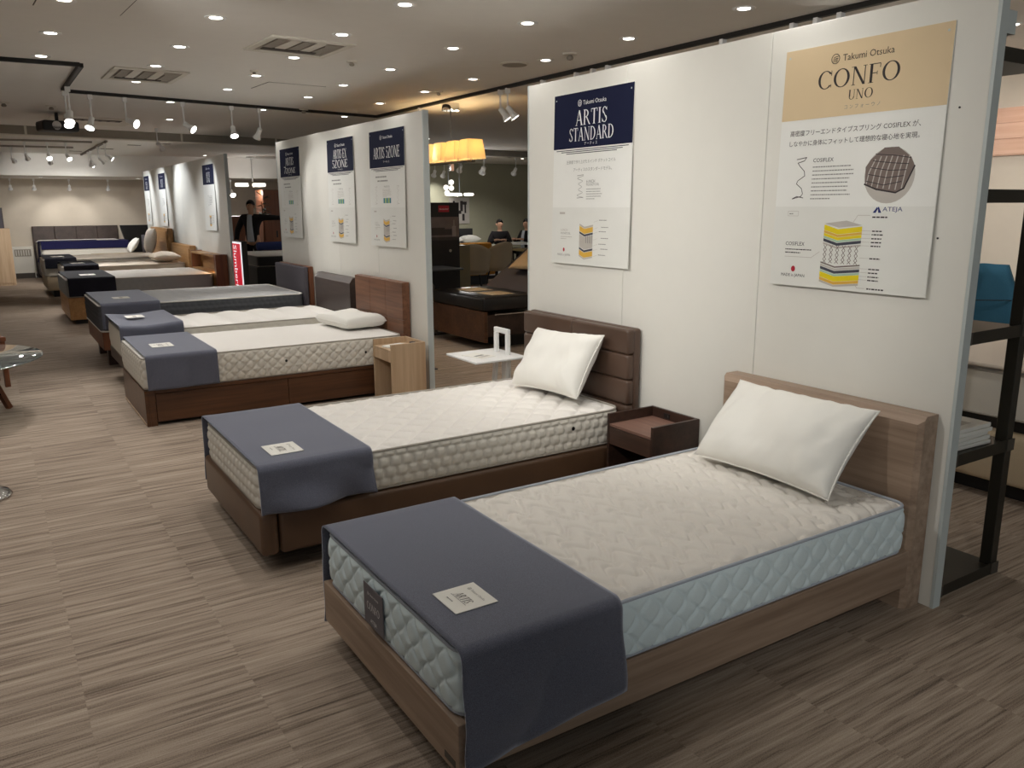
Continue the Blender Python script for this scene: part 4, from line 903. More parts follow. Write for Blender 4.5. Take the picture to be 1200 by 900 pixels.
# ------------------------------------------------------------------ beds 6-8 beyond the gap
b = empty('bed', label='honey oak bed with a shelf headboard and lit niche, sixth bed', cat='bed', group='single beds in the row')
Y0, Y1 = 12.78, 14.30
bx('base', M_oak_y, b, .885, 2.86, Y0, Y1, .06, .37, bev=.006, seg=1); bx('plinth', M_black, b, .95, 2.8, Y0 + .05, Y1 - .05, 0, .06)
hbx = empty('headboard', (0, 0, 0)); hbx.parent = b
bx('end_panel', M_redwood, hbx, 2.86, 3.03, Y0 - .14, Y0 - .02, 0, .90); bx('end_panel', M_redwood, hbx, 2.86, 3.03, Y1, Y1 + .06, 0, .90); bx('top_shelf', M_oak_y, hbx, 2.86, 3.03, Y0 - .02, Y1, .86, .89)
bx('niche_floor', M_oak_y, hbx, 2.86, 3.03, Y0 - .02, Y1, .60, .63); bx('front_board', M_oak_y, hbx, 2.86, 2.89, Y0 - .02, Y1, .2, .60); bx('niche_back', M_oak_y, hbx, 3.0, 3.03, Y0 - .02, Y1, .63, .86)
MB().box(2.97, 2.995, Y0 + .02, Y0 + .12, .65, .70, .004, 1).build('niche_lamp', M_niche, b)
pl = bpy.data.lights.new('niche_light', 'POINT'); pl.energy = 2.5; pl.color = (1, .62, .28); pl.shadow_soft_size = .04
po = bpy.data.objects.new('niche_light', pl); COL.objects.link(po); po.parent = b; po.location = (2.93, Y0 + .1, .74); at0(b, 1.9, 13.5)
mattress('white-topped grey-sided mattress on the honey oak bed', .885, 2.84, Y0, Y1, .372, .63, q_tuft(.22, .3), q_hex(.09, .08), .008, .005, M_cover2, M_border_grey, M_pipe_tan, .03, .02, .08, .02)
runner('near-black runner over the foot of the honey oak bed', .90, 1.50, Y0, Y1, .63, .24, .2, M_felt_dark, 21, .012)
card('pale card on the near-black runner of the honey oak bed', 1.2, 13.3, .645, .26, .2, .0, txt=None)
for (xa, Y0, Y1, zt, zb, lab, hl, rn, cd, hbm, hz) in ((1.02, 15.05, 16.25, .67, .40, 'cream mattress on the seventh bed, beside a honey oak headboard', 'pale bed with a plain low honey oak headboard, seventh bed', 'dark runner over the foot of the seventh bed', 'pale card on the dark runner of the seventh bed', M_oak_y, .95),
                                                       (.86, 16.95, 18.35, .69, .38, 'cream mattress on the eighth bed, below a tall oak headboard', 'taupe upholstered bed with a tall honey oak headboard, eighth bed', 'dark runner over the foot of the eighth bed', 'pale card on the dark runner of the eighth bed', M_oak_y, 1.2)):
    b = empty('bed', label=hl, cat='bed', group='single beds in the row')
    bx('base', M_beige_up if xa < 1 else M_oak_y, b, xa + .01, 2.9, Y0, Y1, .12, zb, bev=.03, seg=3, smooth=True); bx('plinth', M_black, b, xa + .1, 2.8, Y0 + .1, Y1 - .1, 0, .12)
    bx('headboard', hbm, b, 2.93, 3.03, Y0 - .3, Y1 + .1, 0, hz, bev=.006, seg=1); bx('headboard_face', hbm, b, 2.915, 2.93, Y0 - .25, Y1 + .05, .3, hz - .05); at0(b, 1.9, (Y0 + Y1) / 2)
    mattress(lab, xa, 2.9, Y0, Y1, zb + .002, zt, q_tuft(.4, .4), q_none, .02, .0, M_pillow_cream, M_border, M_pipe_tan, .04, .03, .09, .03)
    runner(rn, xa + .01, xa + .52, Y0, Y1, zt, .17, .2, M_felt_dark, 23, .01); card(cd, xa + .25, Y0 + .5, zt + .015, .26, .2, .1, txt=None)
pillow('cream pillow lying flat near the low honey oak headboard', .70, .45, .16, M_pillow_cream, (2.62, 15.4, .755), LIE, 31, 2.6)
pillow('cream pillow standing upright against the tall oak headboard', .60, .48, .2, M_pillow_cream, (2.70, 17.15, .97), lean(math.radians(78)), 33, 2.4)
gb = empty('bed', label='half-hidden bed with a low grey headboard at the end of the row', cat='bed', group='single beds in the row'); bx('headboard', M_grey_up, gb, 2.95, 3.03, 18.9, 19.9, 0, 1.0, bev=.01, seg=1); bx('base', M_beige_up, gb, 1.9, 2.95, 18.95, 19.85, .05, .62, bev=.02, seg=2); at0(gb, 2.5, 19.4)
pillow('round white pillow on the half-hidden bed', .42, .36, .16, M_pillow, (2.70, 19.4, .80), lean(math.radians(55)), 35, 2.2)
# bed 9 against the far wall
b = empty('bed', label='wide bed with a long dark panelled headboard against the far wall', cat='bed')
hb = bx('headboard', M_espresso, b, .96, 2.78, 22.2, 22.28, 0, 1.17, bev=.004, seg=1)
for k in range(4): bx('headboard_panel', M_espresso, hb, .964 + k * .4535, .964 + (k + 1) * .4535 - .005, 22.17, 22.2, .4, 1.166, bev=.006, seg=1)
bx('base', M_espresso, b, .99, 2.75, 20.3, 22.19, .08, .4, bev=.01, seg=1); bx('plinth', M_black, b, 1.1, 2.65, 20.45, 22.1, 0, .08); at0(b, 1.87, 21.2)
mattress('cream mattress on the wide far bed', 1.0, 2.74, 20.3, 22.16, .402, .86, q_none, q_none, 0, 0, M_cover2, M_border, M_pipe_tan, .05, .04, .1, .04)
o = runner('glossy navy throw across the wide far bed', 0, .7, 1.0, 2.74, .86, .45, .45, M_navy_cloth, 41, .03); o.rotation_euler.z = -PI / 2; o.location = (1.87, 20.63, .866); bx('front_fold', M_navy_cloth, o, .352, .358, -.86, .86, -.15, .010)
lf = MB().box(-.22, .22, -.12, .12, 0, .003).build('leaflet', M_card); lf.location = (2.35, 20.6, .884); tag(lf, 'white leaflet on the navy throw of the far bed', 'leaflet'); strip('print_block', lf, M_inkg, rect_pts(-.15, .15, -.03, .03), .0035)
v = empty('floor_heater', label='white floor heater with a grille beside the far bed', cat='heater')
bx('body', M_offw, v, .50, .93, 22.0, 22.29, .0, .72, bev=.015, seg=2); bx('grille', M_ventg, v, .55, .88, 21.99, 22.0, .50, .66)
for k in range(6): bx('grille_bar', M_offw, v, .575 + k * .05, .592 + k * .05, 21.984, 21.99, .52, .64)
bx('kick_plate', M_ventd, v, .52, .91, 21.992, 22.0, 0, .12); at0(v, .7, 22.1)
ch = empty('armchair', label='black flared armchair beside the far bed', cat='chair')
MB().poly([(2.75, 1.18), (3.45, 1.18), (3.30, .45), (2.92, .45)], 21.55, 21.65, 'y').build('backrest', M_black_leather, ch); bx('seat', M_black_leather, ch, 2.90, 3.32, 21.0, 21.55, .36, .48, bev=.03, seg=2)
for x, y in ((2.95, 21.05), (3.27, 21.05), (2.95, 21.5), (3.27, 21.5)): bx('leg', M_black, ch, x - .02, x + .02, y - .02, y + .02, 0, .37)
at0(ch, 3.1, 21.3)
c = empty('cabinet', label='light wooden cabinet at the far left edge', cat='cabinet'); bx('body', M_oak, c, -.5, .47, 20.1, 20.5, .0, 1.18, bev=.003, seg=1); bx('door', M_oak, c, -.49, -.02, 20.085, 20.1, .05, 1.15); bx('door', M_oak, c, -.015, .455, 20.085, 20.1, .05, 1.15); at0(c, 0, 20.3)
bxg = MB().box(-.5, .37, 20.15, 20.3, 1.181, 1.60, .01, 1).build('grey_headboard_sample', M_grey_up); tag(bxg, 'grey upholstered board standing on the light cabinet', 'board'); bx('edge_strip', M_espresso, bxg, .37, .385, 20.15, 20.3, 1.181, 1.60)
#PART4
# ------------------------------------------------------------------ right side: metal shelf and the bed behind it
s = empty('open_shelf', label='tall dark metal open shelf standing behind the near partition', cat='shelf')
XA, XB, YA, YC = 3.125, 3.61, 1.665, 2.45
for x, y in ((XA, YA), (XB - .05, YA), (XA, YC), (XB - .05, YC)): bx('post', M_darkmetal, s, x, x + .05, y, y + .05, 0, 2.19, bev=.002, seg=1)
for z in (.0, .565, 1.06, 1.60, 2.10):
    sh = bx('shelf_board', M_darkmetal, s, XA + .005, XB - .005, YA + .004, YC + .046, z + .008, z + .04); bx('shelf_rail', M_darkmetal, s, XA, XB, YA - .004, YA + .004, z, z + .05)
    if z < 1.5:
        for x in (XA, XB - .05): bx('corner_bracket', M_steel, s, x - .003, x + .053, YA - .008, YA - .004, z, z + .052)
bx('top_bracket', M_alu, s, XA, XA + .09, YA - .01, YA + .05, 2.191, 2.27); at0(s, 3.37, 2.05)
for k in range(5):
    z = .607 + k * .018
    m = MB().box(-.13, .13, -.10, .10, 0, .016, .001, 1).build('magazine', M_card); m.location = (3.36 + .004 * (k % 2), 1.80 + .003 * (k % 3), z); m.rotation_euler.z = .05 * (k % 3 - 1)
    tag(m, 'white magazine in the stack on the dark shelf, number %s from the bottom' % ('one two three four five'.split()[k]), 'magazine', 'magazines stacked on the dark shelf'); strip('cover_print', m, M_prg, rect_pts(-.09, .05, -.06, .02), .0165)
b = empty('bed', label='beige upholstered bed with a pale quilt seen through the dark shelf', cat='bed')
bx('plinth', M_black, b, 4.62, 6.7, 1.2, 2.7, 0, .10); bx('base', M_beige_up, b, 4.5, 6.8, 1.1, 2.82, .10, .38, bev=.03, seg=3, smooth=True); bx('gap_board', M_black, b, 4.6, 6.75, 1.18, 2.72, .38, .45); bx('headboard', M_beige_up, b, 6.85, 6.95, 1.1, 2.82, .1, 1.1, bev=.03, seg=3, smooth=True); at0(b, 5.6, 2.05)
mattress('pale mattress on the beige bed behind the shelf', 4.55, 6.8, 1.15, 2.77, .452, .72, q_tuft(.3, .3), q_none, .01, 0, M_cover2, M_border, M_pipe_tan, .04, .03, .09, .02)
qt = MB().box(4.52, 5.5, 1.10, 2.82, .722, .745, .01, 2).build('quilt', M_pillow_cream); tag(qt, 'pale folded quilt across the foot of the beige bed', 'quilt')
ch = empty('lounge_chair', label='teal blue lounge chair with a high back behind the dark shelf', cat='chair')
V = np.zeros((15, 9, 3))
for i, a in enumerate(np.linspace(-1, 1, 15)):
    for j, t in enumerate(np.linspace(0, 1, 9)): V[i, j] = (.34 * a * (1 - .5 * t ** 1.5), .10 * a * a - .12 * t - .10, .40 + .72 * t)
q = link('backrest', grid_mesh('backrest', V[::-1] * np.array([1, -1, 1])), M_blue_up, ch, True); q.modifiers.new('thickness', 'SOLIDIFY').thickness = .05
for zz in (.62, .84): bx('back_seam', M_black, ch, -.22, .22, .06, .066, zz, zz + .006)
bx('seat', M_blue_up, ch, -.30, .30, -.48, .10, .34, .46, bev=.04, seg=3, smooth=True)
for x, y in ((-.24, -.40), (.24, -.40), (-.24, .06), (.24, .06)): MB().tube([(x, y, .35), (x * 1.15, y * 1.1, 0)], [.016, .011], 8).build('leg', M_black, ch)
ch.location = (6.62, 3.36, 0); ch.rotation_euler.z = -.7
wp = MB().box(7.17, 7.195, 2.6, 4.2, 1.98, 2.36).build('wood_picture', wood('pine_board', L(190, 140, 110), L(226, 184, 154), 1, .5)); tag(wp, 'pinkish wood-grain board high on the right wall', 'wall panel')
for k in range(3): bx('board_batten', wp.data.materials[0], wp, 7.16, 7.17, 2.6, 4.2, 1.99 + k * .125, 1.99 + k * .125 + .118)

# ------------------------------------------------------------------ the gap between the near and middle partitions
sb = MB().box(3.30, 3.64, 7.18, 7.22, .01, 1.33, .003, 1).build('slate_board', M_slate); tag(sb, 'dark slate board standing just behind the middle partition', 'board'); bx('foot', M_slate, sb, 3.35, 3.66, 7.10, 7.30, 0, .012)
d = empty('display_board', label='black floor display board with a dark palace photograph and red logo', cat='sign')
bx('board', M_black, d, 5.0, 5.475, 9.88, 9.92, .02, 1.64, bev=.003, seg=1); bx('side_leaf', M_black, d, 4.80, 4.995, 9.93, 9.96, .02, 1.44); bx('foot', M_black, d, 4.95, 5.5, 9.75, 10.05, 0, .022)
M_ph1 = plain('photo_sky', L(112, 100, 100), 0.4, mott=.15); M_ph2 = plain('photo_building', L(56, 50, 50), 0.4, mott=.2); M_ph3 = plain('photo_statue', L(150, 142, 140), 0.4, mott=.1)
ph = bx('photo_print', M_ph1, d, 5.01, 5.467, 9.878, 9.88, 1.14, 1.45)
bx('photo_building', M_ph2, ph, 5.05, 5.25, 9.877, 9.878, 1.21, 1.31); bx('photo_building', M_ph2, ph, 5.25, 5.36, 9.877, 9.878, 1.21, 1.29); bx('photo_statue', M_ph3, ph, 5.36, 5.42, 9.876, 9.877, 1.19, 1.33); bx('photo_statue', M_ph3, ph, 5.383, 5.398, 9.876, 9.877, 1.33, 1.41); bx('photo_ground', M_ph2, ph, 5.01, 5.467, 9.877, 9.878, 1.14, 1.185)
lg = bx('logo_plate', M_red, d, 5.16, 5.32, 9.876, 9.88, 1.515, 1.60); tx = text(d, 'Slumberland', 0, 0, w=.14, mat=M_inkw, shear=.3); tx.matrix_basis = Matrix.Translation((5.24, 9.8755, 1.555)) @ FACE_MY @ Matrix.Diagonal(tx.scale[:] + (1,))
MB().lathe([(.001, 0), (.02, 0), (.02, .004), (.001, .005)], n=14, mat=Matrix.Translation((5.33, 9.88, 1.0)) @ Matrix.Rotation(PI / 2, 4, 'X')).build('round_emblem', M_prg, d); at0(d, 5.24, 9.9)
a = empty('adjustable_bed', label='dark adjustable bed with a wooden foot panel behind the partitions', cat='bed')
bx('foot_panel', M_brownwood, a, 4.56, 4.60, 7.69, 8.98, .10, .44, bev=.003, seg=1); bx('frame', M_darkwood, a, 4.60, 6.6, 7.72, 8.95, .16, .40); bx('base', M_black, a, 4.9, 6.4, 7.9, 8.8, 0, .16); bx('chrome_rail', M_chrome, a, 4.7, 5.5, 7.70, 7.72, .40, .412); bx('head_panel', M_darkwood, a, 6.6, 6.64, 7.69, 8.98, .1, .9); at0(a, 5.6, 8.33)
m = empty('mattress', label='black adjustable mattress with a raised grey backrest', cat='mattress')
bx('foot_section', M_black_leather, m, 4.57, 5.35, 7.73, 8.94, .44, .60, bev=.03, seg=3, smooth=True)
MB().box(0, .95, -.605, .605, 0, .14, .03, 3, mat=Matrix.Translation((5.36, 8.335, .47)) @ Matrix.Rotation(-.62, 4, 'Y')).build('back_section', M_grey_up, m, True); at0(m, 5.4, 8.33)
pillow('beige cushion on the raised backrest of the adjustable bed', .75, .55, .14, M_beige_up, (5.66, 8.2, 1.0), Matrix.Rotation(-.62, 4, 'Y') @ Matrix.Rotation(PI / 2, 4, 'Z'), 51, 2.8)
for k, (x, y) in enumerate(((4.93, 8.55), (4.93, 8.05))):
    c = MB().box(-.16, .16, -.17, .17, 0, .004).build('leaflet', M_beige_up); c.location = (x, y, .6015); tag(c, 'beige leaflet on the black mattress, the one %s' % ('nearer the slate board' if k == 0 else 'nearer the white side table'), 'leaflet'); strip('clip', c, M_white, rect_pts(.12, .15, -.16, -.13), .005); strip('clip', c, M_white, rect_pts(-.15, -.12, -.16, -.13), .005)
t = empty('overbed_table', label='thin dark overbed table on a bent leg', cat='table'); bx('table_top', M_slate, t, 4.35, 4.9, 8.75, 9.3, .83, .85, bev=.004, seg=1); MB().tube([(4.55, 9.1, .83), (4.56, 9.1, .72), (4.66, 9.1, .62), (4.68, 9.1, .03)], .018, 8).build('leg', M_steel, t); bx('foot', M_steel, t, 4.35, 4.9, 9.06, 9.14, 0, .03); at0(t, 4.62, 9.05)
def tub_chair(label, x, y, rz, mat):
    c = empty('tub_chair', label=label, cat='chair', group='beige chairs at the back')
    V = np.zeros((17, 8, 3))
    for i, a in enumerate(np.linspace(-1.5, 1.5, 17)):
        for j, t in enumerate(np.linspace(0, 1, 8)):
            h = .52 * (math.cos(a) * .45 + .55) ** .8; V[i, j] = (math.sin(a) * (.24 + .05 * t), math.cos(a) * (.22 + .05 * t), .40 + h * t)
    q = link('backrest', grid_mesh('backrest', V), mat, c, True); q.modifiers.new('thickness', 'SOLIDIFY').thickness = .035
    MB().lathe([(.001, .36), (.22, .36), (.24, .40), (.22, .46), (.001, .47)], n=20).build('seat', mat, c, True)
    for k in range(4): MB().tube([(.14 * math.cos(PI / 4 + k * PI / 2), .14 * math.sin(PI / 4 + k * PI / 2), .37), (.22 * math.cos(PI / 4 + k * PI / 2), .22 * math.sin(PI / 4 + k * PI / 2), 0)], [.018, .012], 8).build('leg', M_black, c)
    c.location = (x, y, 0); c.rotation_euler.z = rz
tub_chair('beige tub chair beside the black display board', 7.55, 13.1, 2.6, M_beige_up); tub_chair('beige tub chair behind the beige cushion', 8.35, 13.6, 3.3, M_beige_up)
sf = empty('armchair', label='tan leather armchair behind the two beige chairs', cat='chair'); bx('seat', M_tan_up, sf, 8.0, 8.8, 14.6, 15.3, .2, .45, bev=.05, seg=3); bx('backrest', M_tan_up, sf, 7.95, 8.75, 14.4, 14.6, .2, .86, bev=.05, seg=3); bx('armrest', M_tan_up, sf, 7.9, 8.05, 14.5, 15.3, .2, .6, bev=.04, seg=2); bx('armrest', M_tan_up, sf, 8.75, 8.9, 14.5, 15.3, .2, .6, bev=.04, seg=2); bx('plinth', M_black, sf, 8.05, 8.75, 14.6, 15.2, 0, .2); at0(sf, 8.4, 14.9)
cb = empty('low_cabinet', label='olive cabinet end beside the black display board', cat='cabinet'); bx('body', plain('olive_lacquer', L(134, 118, 80), .5), cb, 6.5, 7.02, 12.3, 12.8, 0, .93, bev=.004, seg=1); bx('door', MATS['olive_lacquer'], cb, 6.52, 6.75, 12.285, 12.3, .03, .9); bx('door', MATS['olive_lacquer'], cb, 6.77, 7.0, 12.285, 12.3, .03, .9); at0(cb, 6.76, 12.5)
b = empty('bed', label='white bed with a black headboard far behind the display board', cat='bed'); bx('headboard', M_black, b, 8.9, 9.95, 17.3, 17.4, 0, 1.06); bx('base', M_white, b, 8.95, 9.9, 15.5, 17.3, .08, .4, bev=.02, seg=2); bx('plinth', M_black, b, 9.05, 9.8, 15.6, 17.2, 0, .08); at0(b, 9.4, 16.4)
mattress('white mattress on the far black-headed bed', 8.95, 9.9, 15.5, 17.28, .402, .74, q_tuft(.5, .5), q_none, .03, 0, M_pillow, M_pillow, M_pipe, .06, .05, .1, .04)
pillow('plump white pillow on the far black-headed bed', .42, .4, .18, M_pillow, (9.66, 16.95, .83), Matrix.Identity(4), 55, 2.4); pillow('second white pillow on the far black-headed bed, by the partition', .42, .4, .16, M_pillow, (9.18, 16.95, .82), Matrix.Identity(4), 56, 2.4)
pc = empty('framed_picture', label='black and white ink picture on the olive wall', cat='picture'); bx('canvas', M_prg, pc, 10.5, 11.1, 19.46, 19.5, 1.12, 1.80)
for k, (x0, x1, z0, z1) in enumerate(((10.60, 10.66, 1.45, 1.72), (10.72, 10.85, 1.38, 1.47), (10.82, 10.9, 1.45, 1.72), (10.90, 11.02, 1.62, 1.70), (10.95, 11.0, 1.40, 1.62), (10.88, 10.95, 1.20, 1.38))): bx('ink_stroke', M_ink, pc, x0, x1, 19.455, 19.46, z0, z1)
at0(pc, 10.8, 19.48)

def lamp_point(parent, loc, w_, col, r=.05):
    d = bpy.data.lights.new('bulb', 'POINT'); d.energy = w_; d.color = col; d.shadow_soft_size = r
    o = bpy.data.objects.new('bulb', d); COL.objects.link(o); o.parent = parent; o.location = loc
c = empty('pendant_lamp', (4.52, 8.31, CZ), -PI / 2, label='pendant lamp with four warm lit square shades on a dark bar', cat='lamp')
MB().lathe([(.001, -.075), (.095, -.075), (.10, -.07), (.10, 0)], n=28).build('canopy', M_chrome, c, True); MB().tube([(0, 0, -.07), (0, 0, -.62)], .008, 8).build('rod', M_chrome, c)
bx('bar', M_slate, c, -.50, .50, -.022, .022, -.645, -.62, bev=.003, seg=1)
def frust(x, y, w0, w1, z0, z1, wall=.004):
    t = bmesh.new(); R = []
    for (w_, z) in ((w0, z0), (w1, z1), (w1 - wall, z1), (w0 - wall, z0)): R.append([t.verts.new((x + sx * w_, y + sy * w_, z)) for sx, sy in ((-1, -1), (1, -1), (1, 1), (-1, 1))])
    for A, B in zip(R, R[1:] + R[:1]):
        for k in range(4): t.faces.new((A[k], A[(k + 1) % 4], B[(k + 1) % 4], B[k]))
    bmesh.ops.recalc_face_normals(t, faces=t.faces[:]); m = MB(); m._join(t); return m
for k in range(4):
    x = -.45 + k * .30; frust(x, 0, .115, .088, -.61, -.41).build('shade', M_shade, c); MB().tube([(x, 0, -.62), (x, 0, -.56)], .014, 8).build('lamp_holder', M_chrome, c)
    if k in (0, 1, 2, 3): lamp_point(c, (x, 0, -.49), 5, (1, .72, .38), .03)
bx('tail_weight', M_chrome, c, -.02, .02, -.02, .02, -.72, -.645)
g = empty('globe_lamp', (7.0, 13.0, CZ), label='cluster pendant of four small glowing globes', cat='lamp'); MB().tube([(0, 0, 0), (0, 0, -.8)], .01).build('rod', M_chrome, g)
for x, z in ((-.05, -.79), (.06, -.70), (.06, -.80), (-.03, -.88)): MB().lathe([(.045 * math.sin(PI * k / 8) + .0005, -.045 * math.cos(PI * k / 8)) for k in range(9)], c=(x, 0, z), n=14).build('globe', M_globe, g, True)
g = empty('disc_pendant', (8.33, 15.0, CZ), label='pendant with three glowing flat oval shades far behind the display board', cat='lamp'); MB().tube([(0, 0, 0), (0, 0, -.85)], .012).build('rod', M_chrome, g)
for x in (-.22, .0, .22): MB().lathe([(.001, -.03), (.09, -.025), (.11, 0), (.09, .03), (.001, .035)], c=(x, .1 * (x == 0), -.88), n=18).build('shade', M_globe, g, True)
lamp_point(g, (0, 0, -1.0), 25, WARM)
g = empty('tray_pendant', (5.3, 19.2, CZ), label='white pendant with two glowing flat shades above the wooden wardrobe', cat='lamp'); MB().tube([(0, 0, 0), (0, 0, -.55)], .015).build('rod', M_white, g); MB().lathe([(.001, -.04), (.12, -.04), (.12, 0)], n=18).build('canopy', M_white, g)
for x in (-.25, .14): bx('shade', M_globe, g, x - .13, x + .13, -.1, .1, -.66, -.58, bev=.02, seg=2)
lamp_point(g, (0, 0, -.8), 12, WARM)

# ------------------------------------------------------------------ people
def skin(name, J, E_, mat, parent, root=0, sub=2):
    me = bpy.data.meshes.new(name); me.from_pydata([j[0] for j in J], E_, []); me.materials.append(mat)
    o = bpy.data.objects.new(name, me); COL.objects.link(o); o.parent = parent
    o.modifiers.new('skin', 'SKIN').use_smooth_shade = True
    for i, v in enumerate(me.skin_vertices[0].data): r = J[i][1]; v.radius = (r, r) if not isinstance(r, tuple) else r; v.use_root = (i == root)
    sm = o.modifiers.new('sub', 'SUBSURF'); sm.levels = sub; sm.render_levels = sub; return o
def hand(J, E_, wi, w, d, curl=(0, 0, -1), side=1):
    """palm, four unequal fingers and a thumb growing from wrist index wi"""
    w, d = Vector(w), Vector(d).normalized(); c = Vector(curl).normalized(); n = d.cross(c).normalized()
    J.append(((w + d * .05)[:], .026)); p = len(J) - 1; E_.append((wi, p)); pw = Vector(J[p][0])
    for k, l in enumerate((.075, .085, .08, .062)):
        b0 = pw + d * .04 + n * (k - 1.5) * .020; t0 = b0 + d * l * .55; t1 = t0 + (d + c * .7).normalized() * l * .45
        i = len(J); J += [(b0[:], .011), (t0[:], .0095), (t1[:], .008)]; E_ += [(p, i), (i, i + 1), (i + 1, i + 2)]
    b0 = w + d * .03 + n * side * .035; t0 = b0 + (d * .6 + n * side * .7).normalized() * .04; i = len(J); J += [(b0[:], .012), (t0[:], .010), ((t0 + d * .03)[:], .009)]; E_ += [(wi, i), (i, i + 1), (i + 1, i + 2)]
def head_parts(o, hx, hy, hz, turn=0.0):
    h = empty('head_detail', (hx, hy, hz), turn); h.parent = o
    hair = MB()
    V = np.zeros((21, 9, 3))
    for i, a in enumerate(np.linspace(0, 2 * PI, 21)):
        for j, t in enumerate(np.linspace(0, 1, 9)):
            front = max(0, -math.sin(a)); low = 1.75 - .95 * front; th = .02 + t * low; V[i, j] = (.086 * math.sin(th) * math.cos(a), .102 * math.sin(th) * math.sin(a) + .008, .118 * math.cos(th) + .012)
    link('hair', grid_mesh('hair', V), M_hair, h, True)
    MB().lathe([(.013, 0), (.010, .02), (.003, .04)], n=8, mat=Matrix.Translation((0, -.098, -.02))).build('nose', M_skin, h, True)
    for s_ in (-1, 1):
        MB().lathe([(.009 * math.sin(PI * k / 6) + .0004, -.005 * math.cos(PI * k / 6)) for k in range(7)], c=(s_ * .032, -.085, .012), n=10).build('eye', M_hair, h); MB().lathe([(.02 * math.sin(PI * k / 6) + .0004, -.03 * math.cos(PI * k / 6)) for k in range(7)], c=(s_ * .086, .01, -.005), n=8).build('ear', M_skin, h)
    bx('mouth', plain('lips', L(160, 96, 84), .5) if 'lips' not in MATS else MATS['lips'], h, -.022, .022, -.090, -.082, -.062, -.054)
    for c_ in list(h.children): c_.parent = o; c_.matrix_basis = Matrix.Translation((hx, hy, hz)) @ Matrix.Rotation(turn, 4, 'Z') @ c_.matrix_basis
    bpy.data.objects.remove(h)
def person(label, loc, rz, standing, arms, turn=0.0, shirt=True):
    root = empty('person', label=label, cat='person')
    dz = 0 if standing else -.46
    J = [((0, 0, .95 + dz), .12), ((0, 0, 1.12 + dz), .115), ((0, 0, 1.30 + dz), .13), ((0, .01, 1.43 + dz), .06), ((0, 0, 1.49 + dz), .048), ((0, -.02, 1.545 + dz), (.066, .072)), ((0, -.015, 1.60 + dz), (.078, .09)), ((0, -.005, 1.66 + dz), (.066, .08))]
    E_ = [(0, 1), (1, 2), (2, 3), (3, 4), (4, 5), (5, 6), (6, 7)]
    sl = []
    for s_, (el, wr, dr) in zip((-1, 1), arms):
        i = len(J); J += [((s_ * .17, .01, 1.39 + dz), .055), (el, .042), (wr, .028)]; E_ += [(2, i), (i, i + 1), (i + 1, i + 2)]; hand(J, E_, i + 2, wr, dr, (0, .2, -1), -s_); sl.append((el, wr))
    legs = []
    for s_ in (-1, 1):
        kn, an, to = ((s_ * .11, -.02, .50), (s_ * .12, 0, .09), (s_ * .13, -.16, .035)) if standing else ((s_ * .13, -.42, .50), (s_ * .13, -.40, .09), (s_ * .13, -.55, .035))
        i = len(J); J += [((s_ * .09, 0, .90 + dz), .085), (kn, .058), (an, .038), (to, .036)]; E_ += [(0, i), (i, i + 1), (i + 1, i + 2), (i + 2, i + 3)]; legs.append((kn, an))
    body = skin('body', J, E_, M_skin, root)
    JJ = [((0, 0, .86 + dz if standing else .90 + dz), .15), ((0, 0, 1.0 + dz), .148), ((0, 0, 1.14 + dz), .142), ((0, .005, 1.30 + dz), .155), ((0, .02, 1.42 + dz), .082)]; EE = [(0, 1), (1, 2), (2, 3), (3, 4)]
    for s_, (el, wr) in zip((-1, 1), sl):
        i = len(JJ); JJ += [((s_ * .175, .01, 1.385 + dz), .075), (el, .058), (tuple(Vector(el).lerp(Vector(wr), .92)), .046)]; EE += [(3, i), (i, i + 1), (i + 1, i + 2)]
    skin('jacket', JJ, EE, M_suit, root)
    for s_, (kn, an) in zip((-1, 1), legs):
        skin('trouser_leg', [((s_ * .085, 0, .90 + dz), .105), (kn, .078), (an, .062)], [(0, 1), (1, 2)], M_trous, root)
        bx('shoe', M_black, root, an[0] - .045, an[0] + .045, an[1] - .20, an[1] + .07, 0, .085, bev=.025, seg=3, smooth=True)
    if shirt:
        V = np.zeros((7, 9, 3))
        for i, a in enumerate(np.linspace(-1, 1, 7)):
            for j, t in enumerate(np.linspace(0, 1, 9)): V[i, j] = (a * (.075 - .03 * t), -.150 - .020 * math.sin(PI * t) + .02 * a * a + .085 * max(0, t - .72), .90 + dz + .54 * t)
        link('shirt_front', grid_mesh('shirt_front', V), M_shirt, root, True)
    head_parts(root, 0, -.012, 1.605 + dz, turn)
    root.location = loc; root.rotation_euler.z = rz; return root
CR = math.atan2(-.539, .842)
person('man in a dark open jacket and grey shirt standing with one arm stretched out', (4.62, 17.02, 0), CR, True,
       (((-.30, .0, 1.12), (-.30, -.12, .90), (0, -.5, -1)), ((.42, -.02, 1.38), (.66, -.06, 1.37), (1, -.1, 0))), -.35)
person('dark-haired person in black seated reading at the far table', (10.72, 17.3, 0), CR, False,
       (((-.27, -.05, .68), (-.10, -.30, .78), (1, -.2, 0)), ((.27, -.05, .68), (.14, -.30, .78), (-1, -.2, 0))), .5, False)
person('person in black seated across the far table, cut off by the near partition', (11.55, 17.35, 0), CR - .8, False,
       (((-.27, -.05, .68), (-.16, -.32, .78), (.6, -.6, 0)), ((.27, -.05, .68), (.16, -.32, .78), (-.6, -.6, 0))), 0, True)
for x, y, lab in ((10.72, 17.3, 'plain dark seat under the person reading'), (11.55, 17.35, 'plain dark seat under the person cut off by the partition')):
    st = empty('stool', (x, y, 0), CR, label=lab, cat='stool'); bx('seat', M_black, st, -.16, .16, -.16, .16, .2, .26, bev=.02, seg=2)
    for a, b_ in ((-.13, -.13), (.13, -.13), (-.13, .13), (.13, .13)): bx('leg', M_black, st, a - .015, a + .015, b_ - .015, b_ + .015, 0, .21)
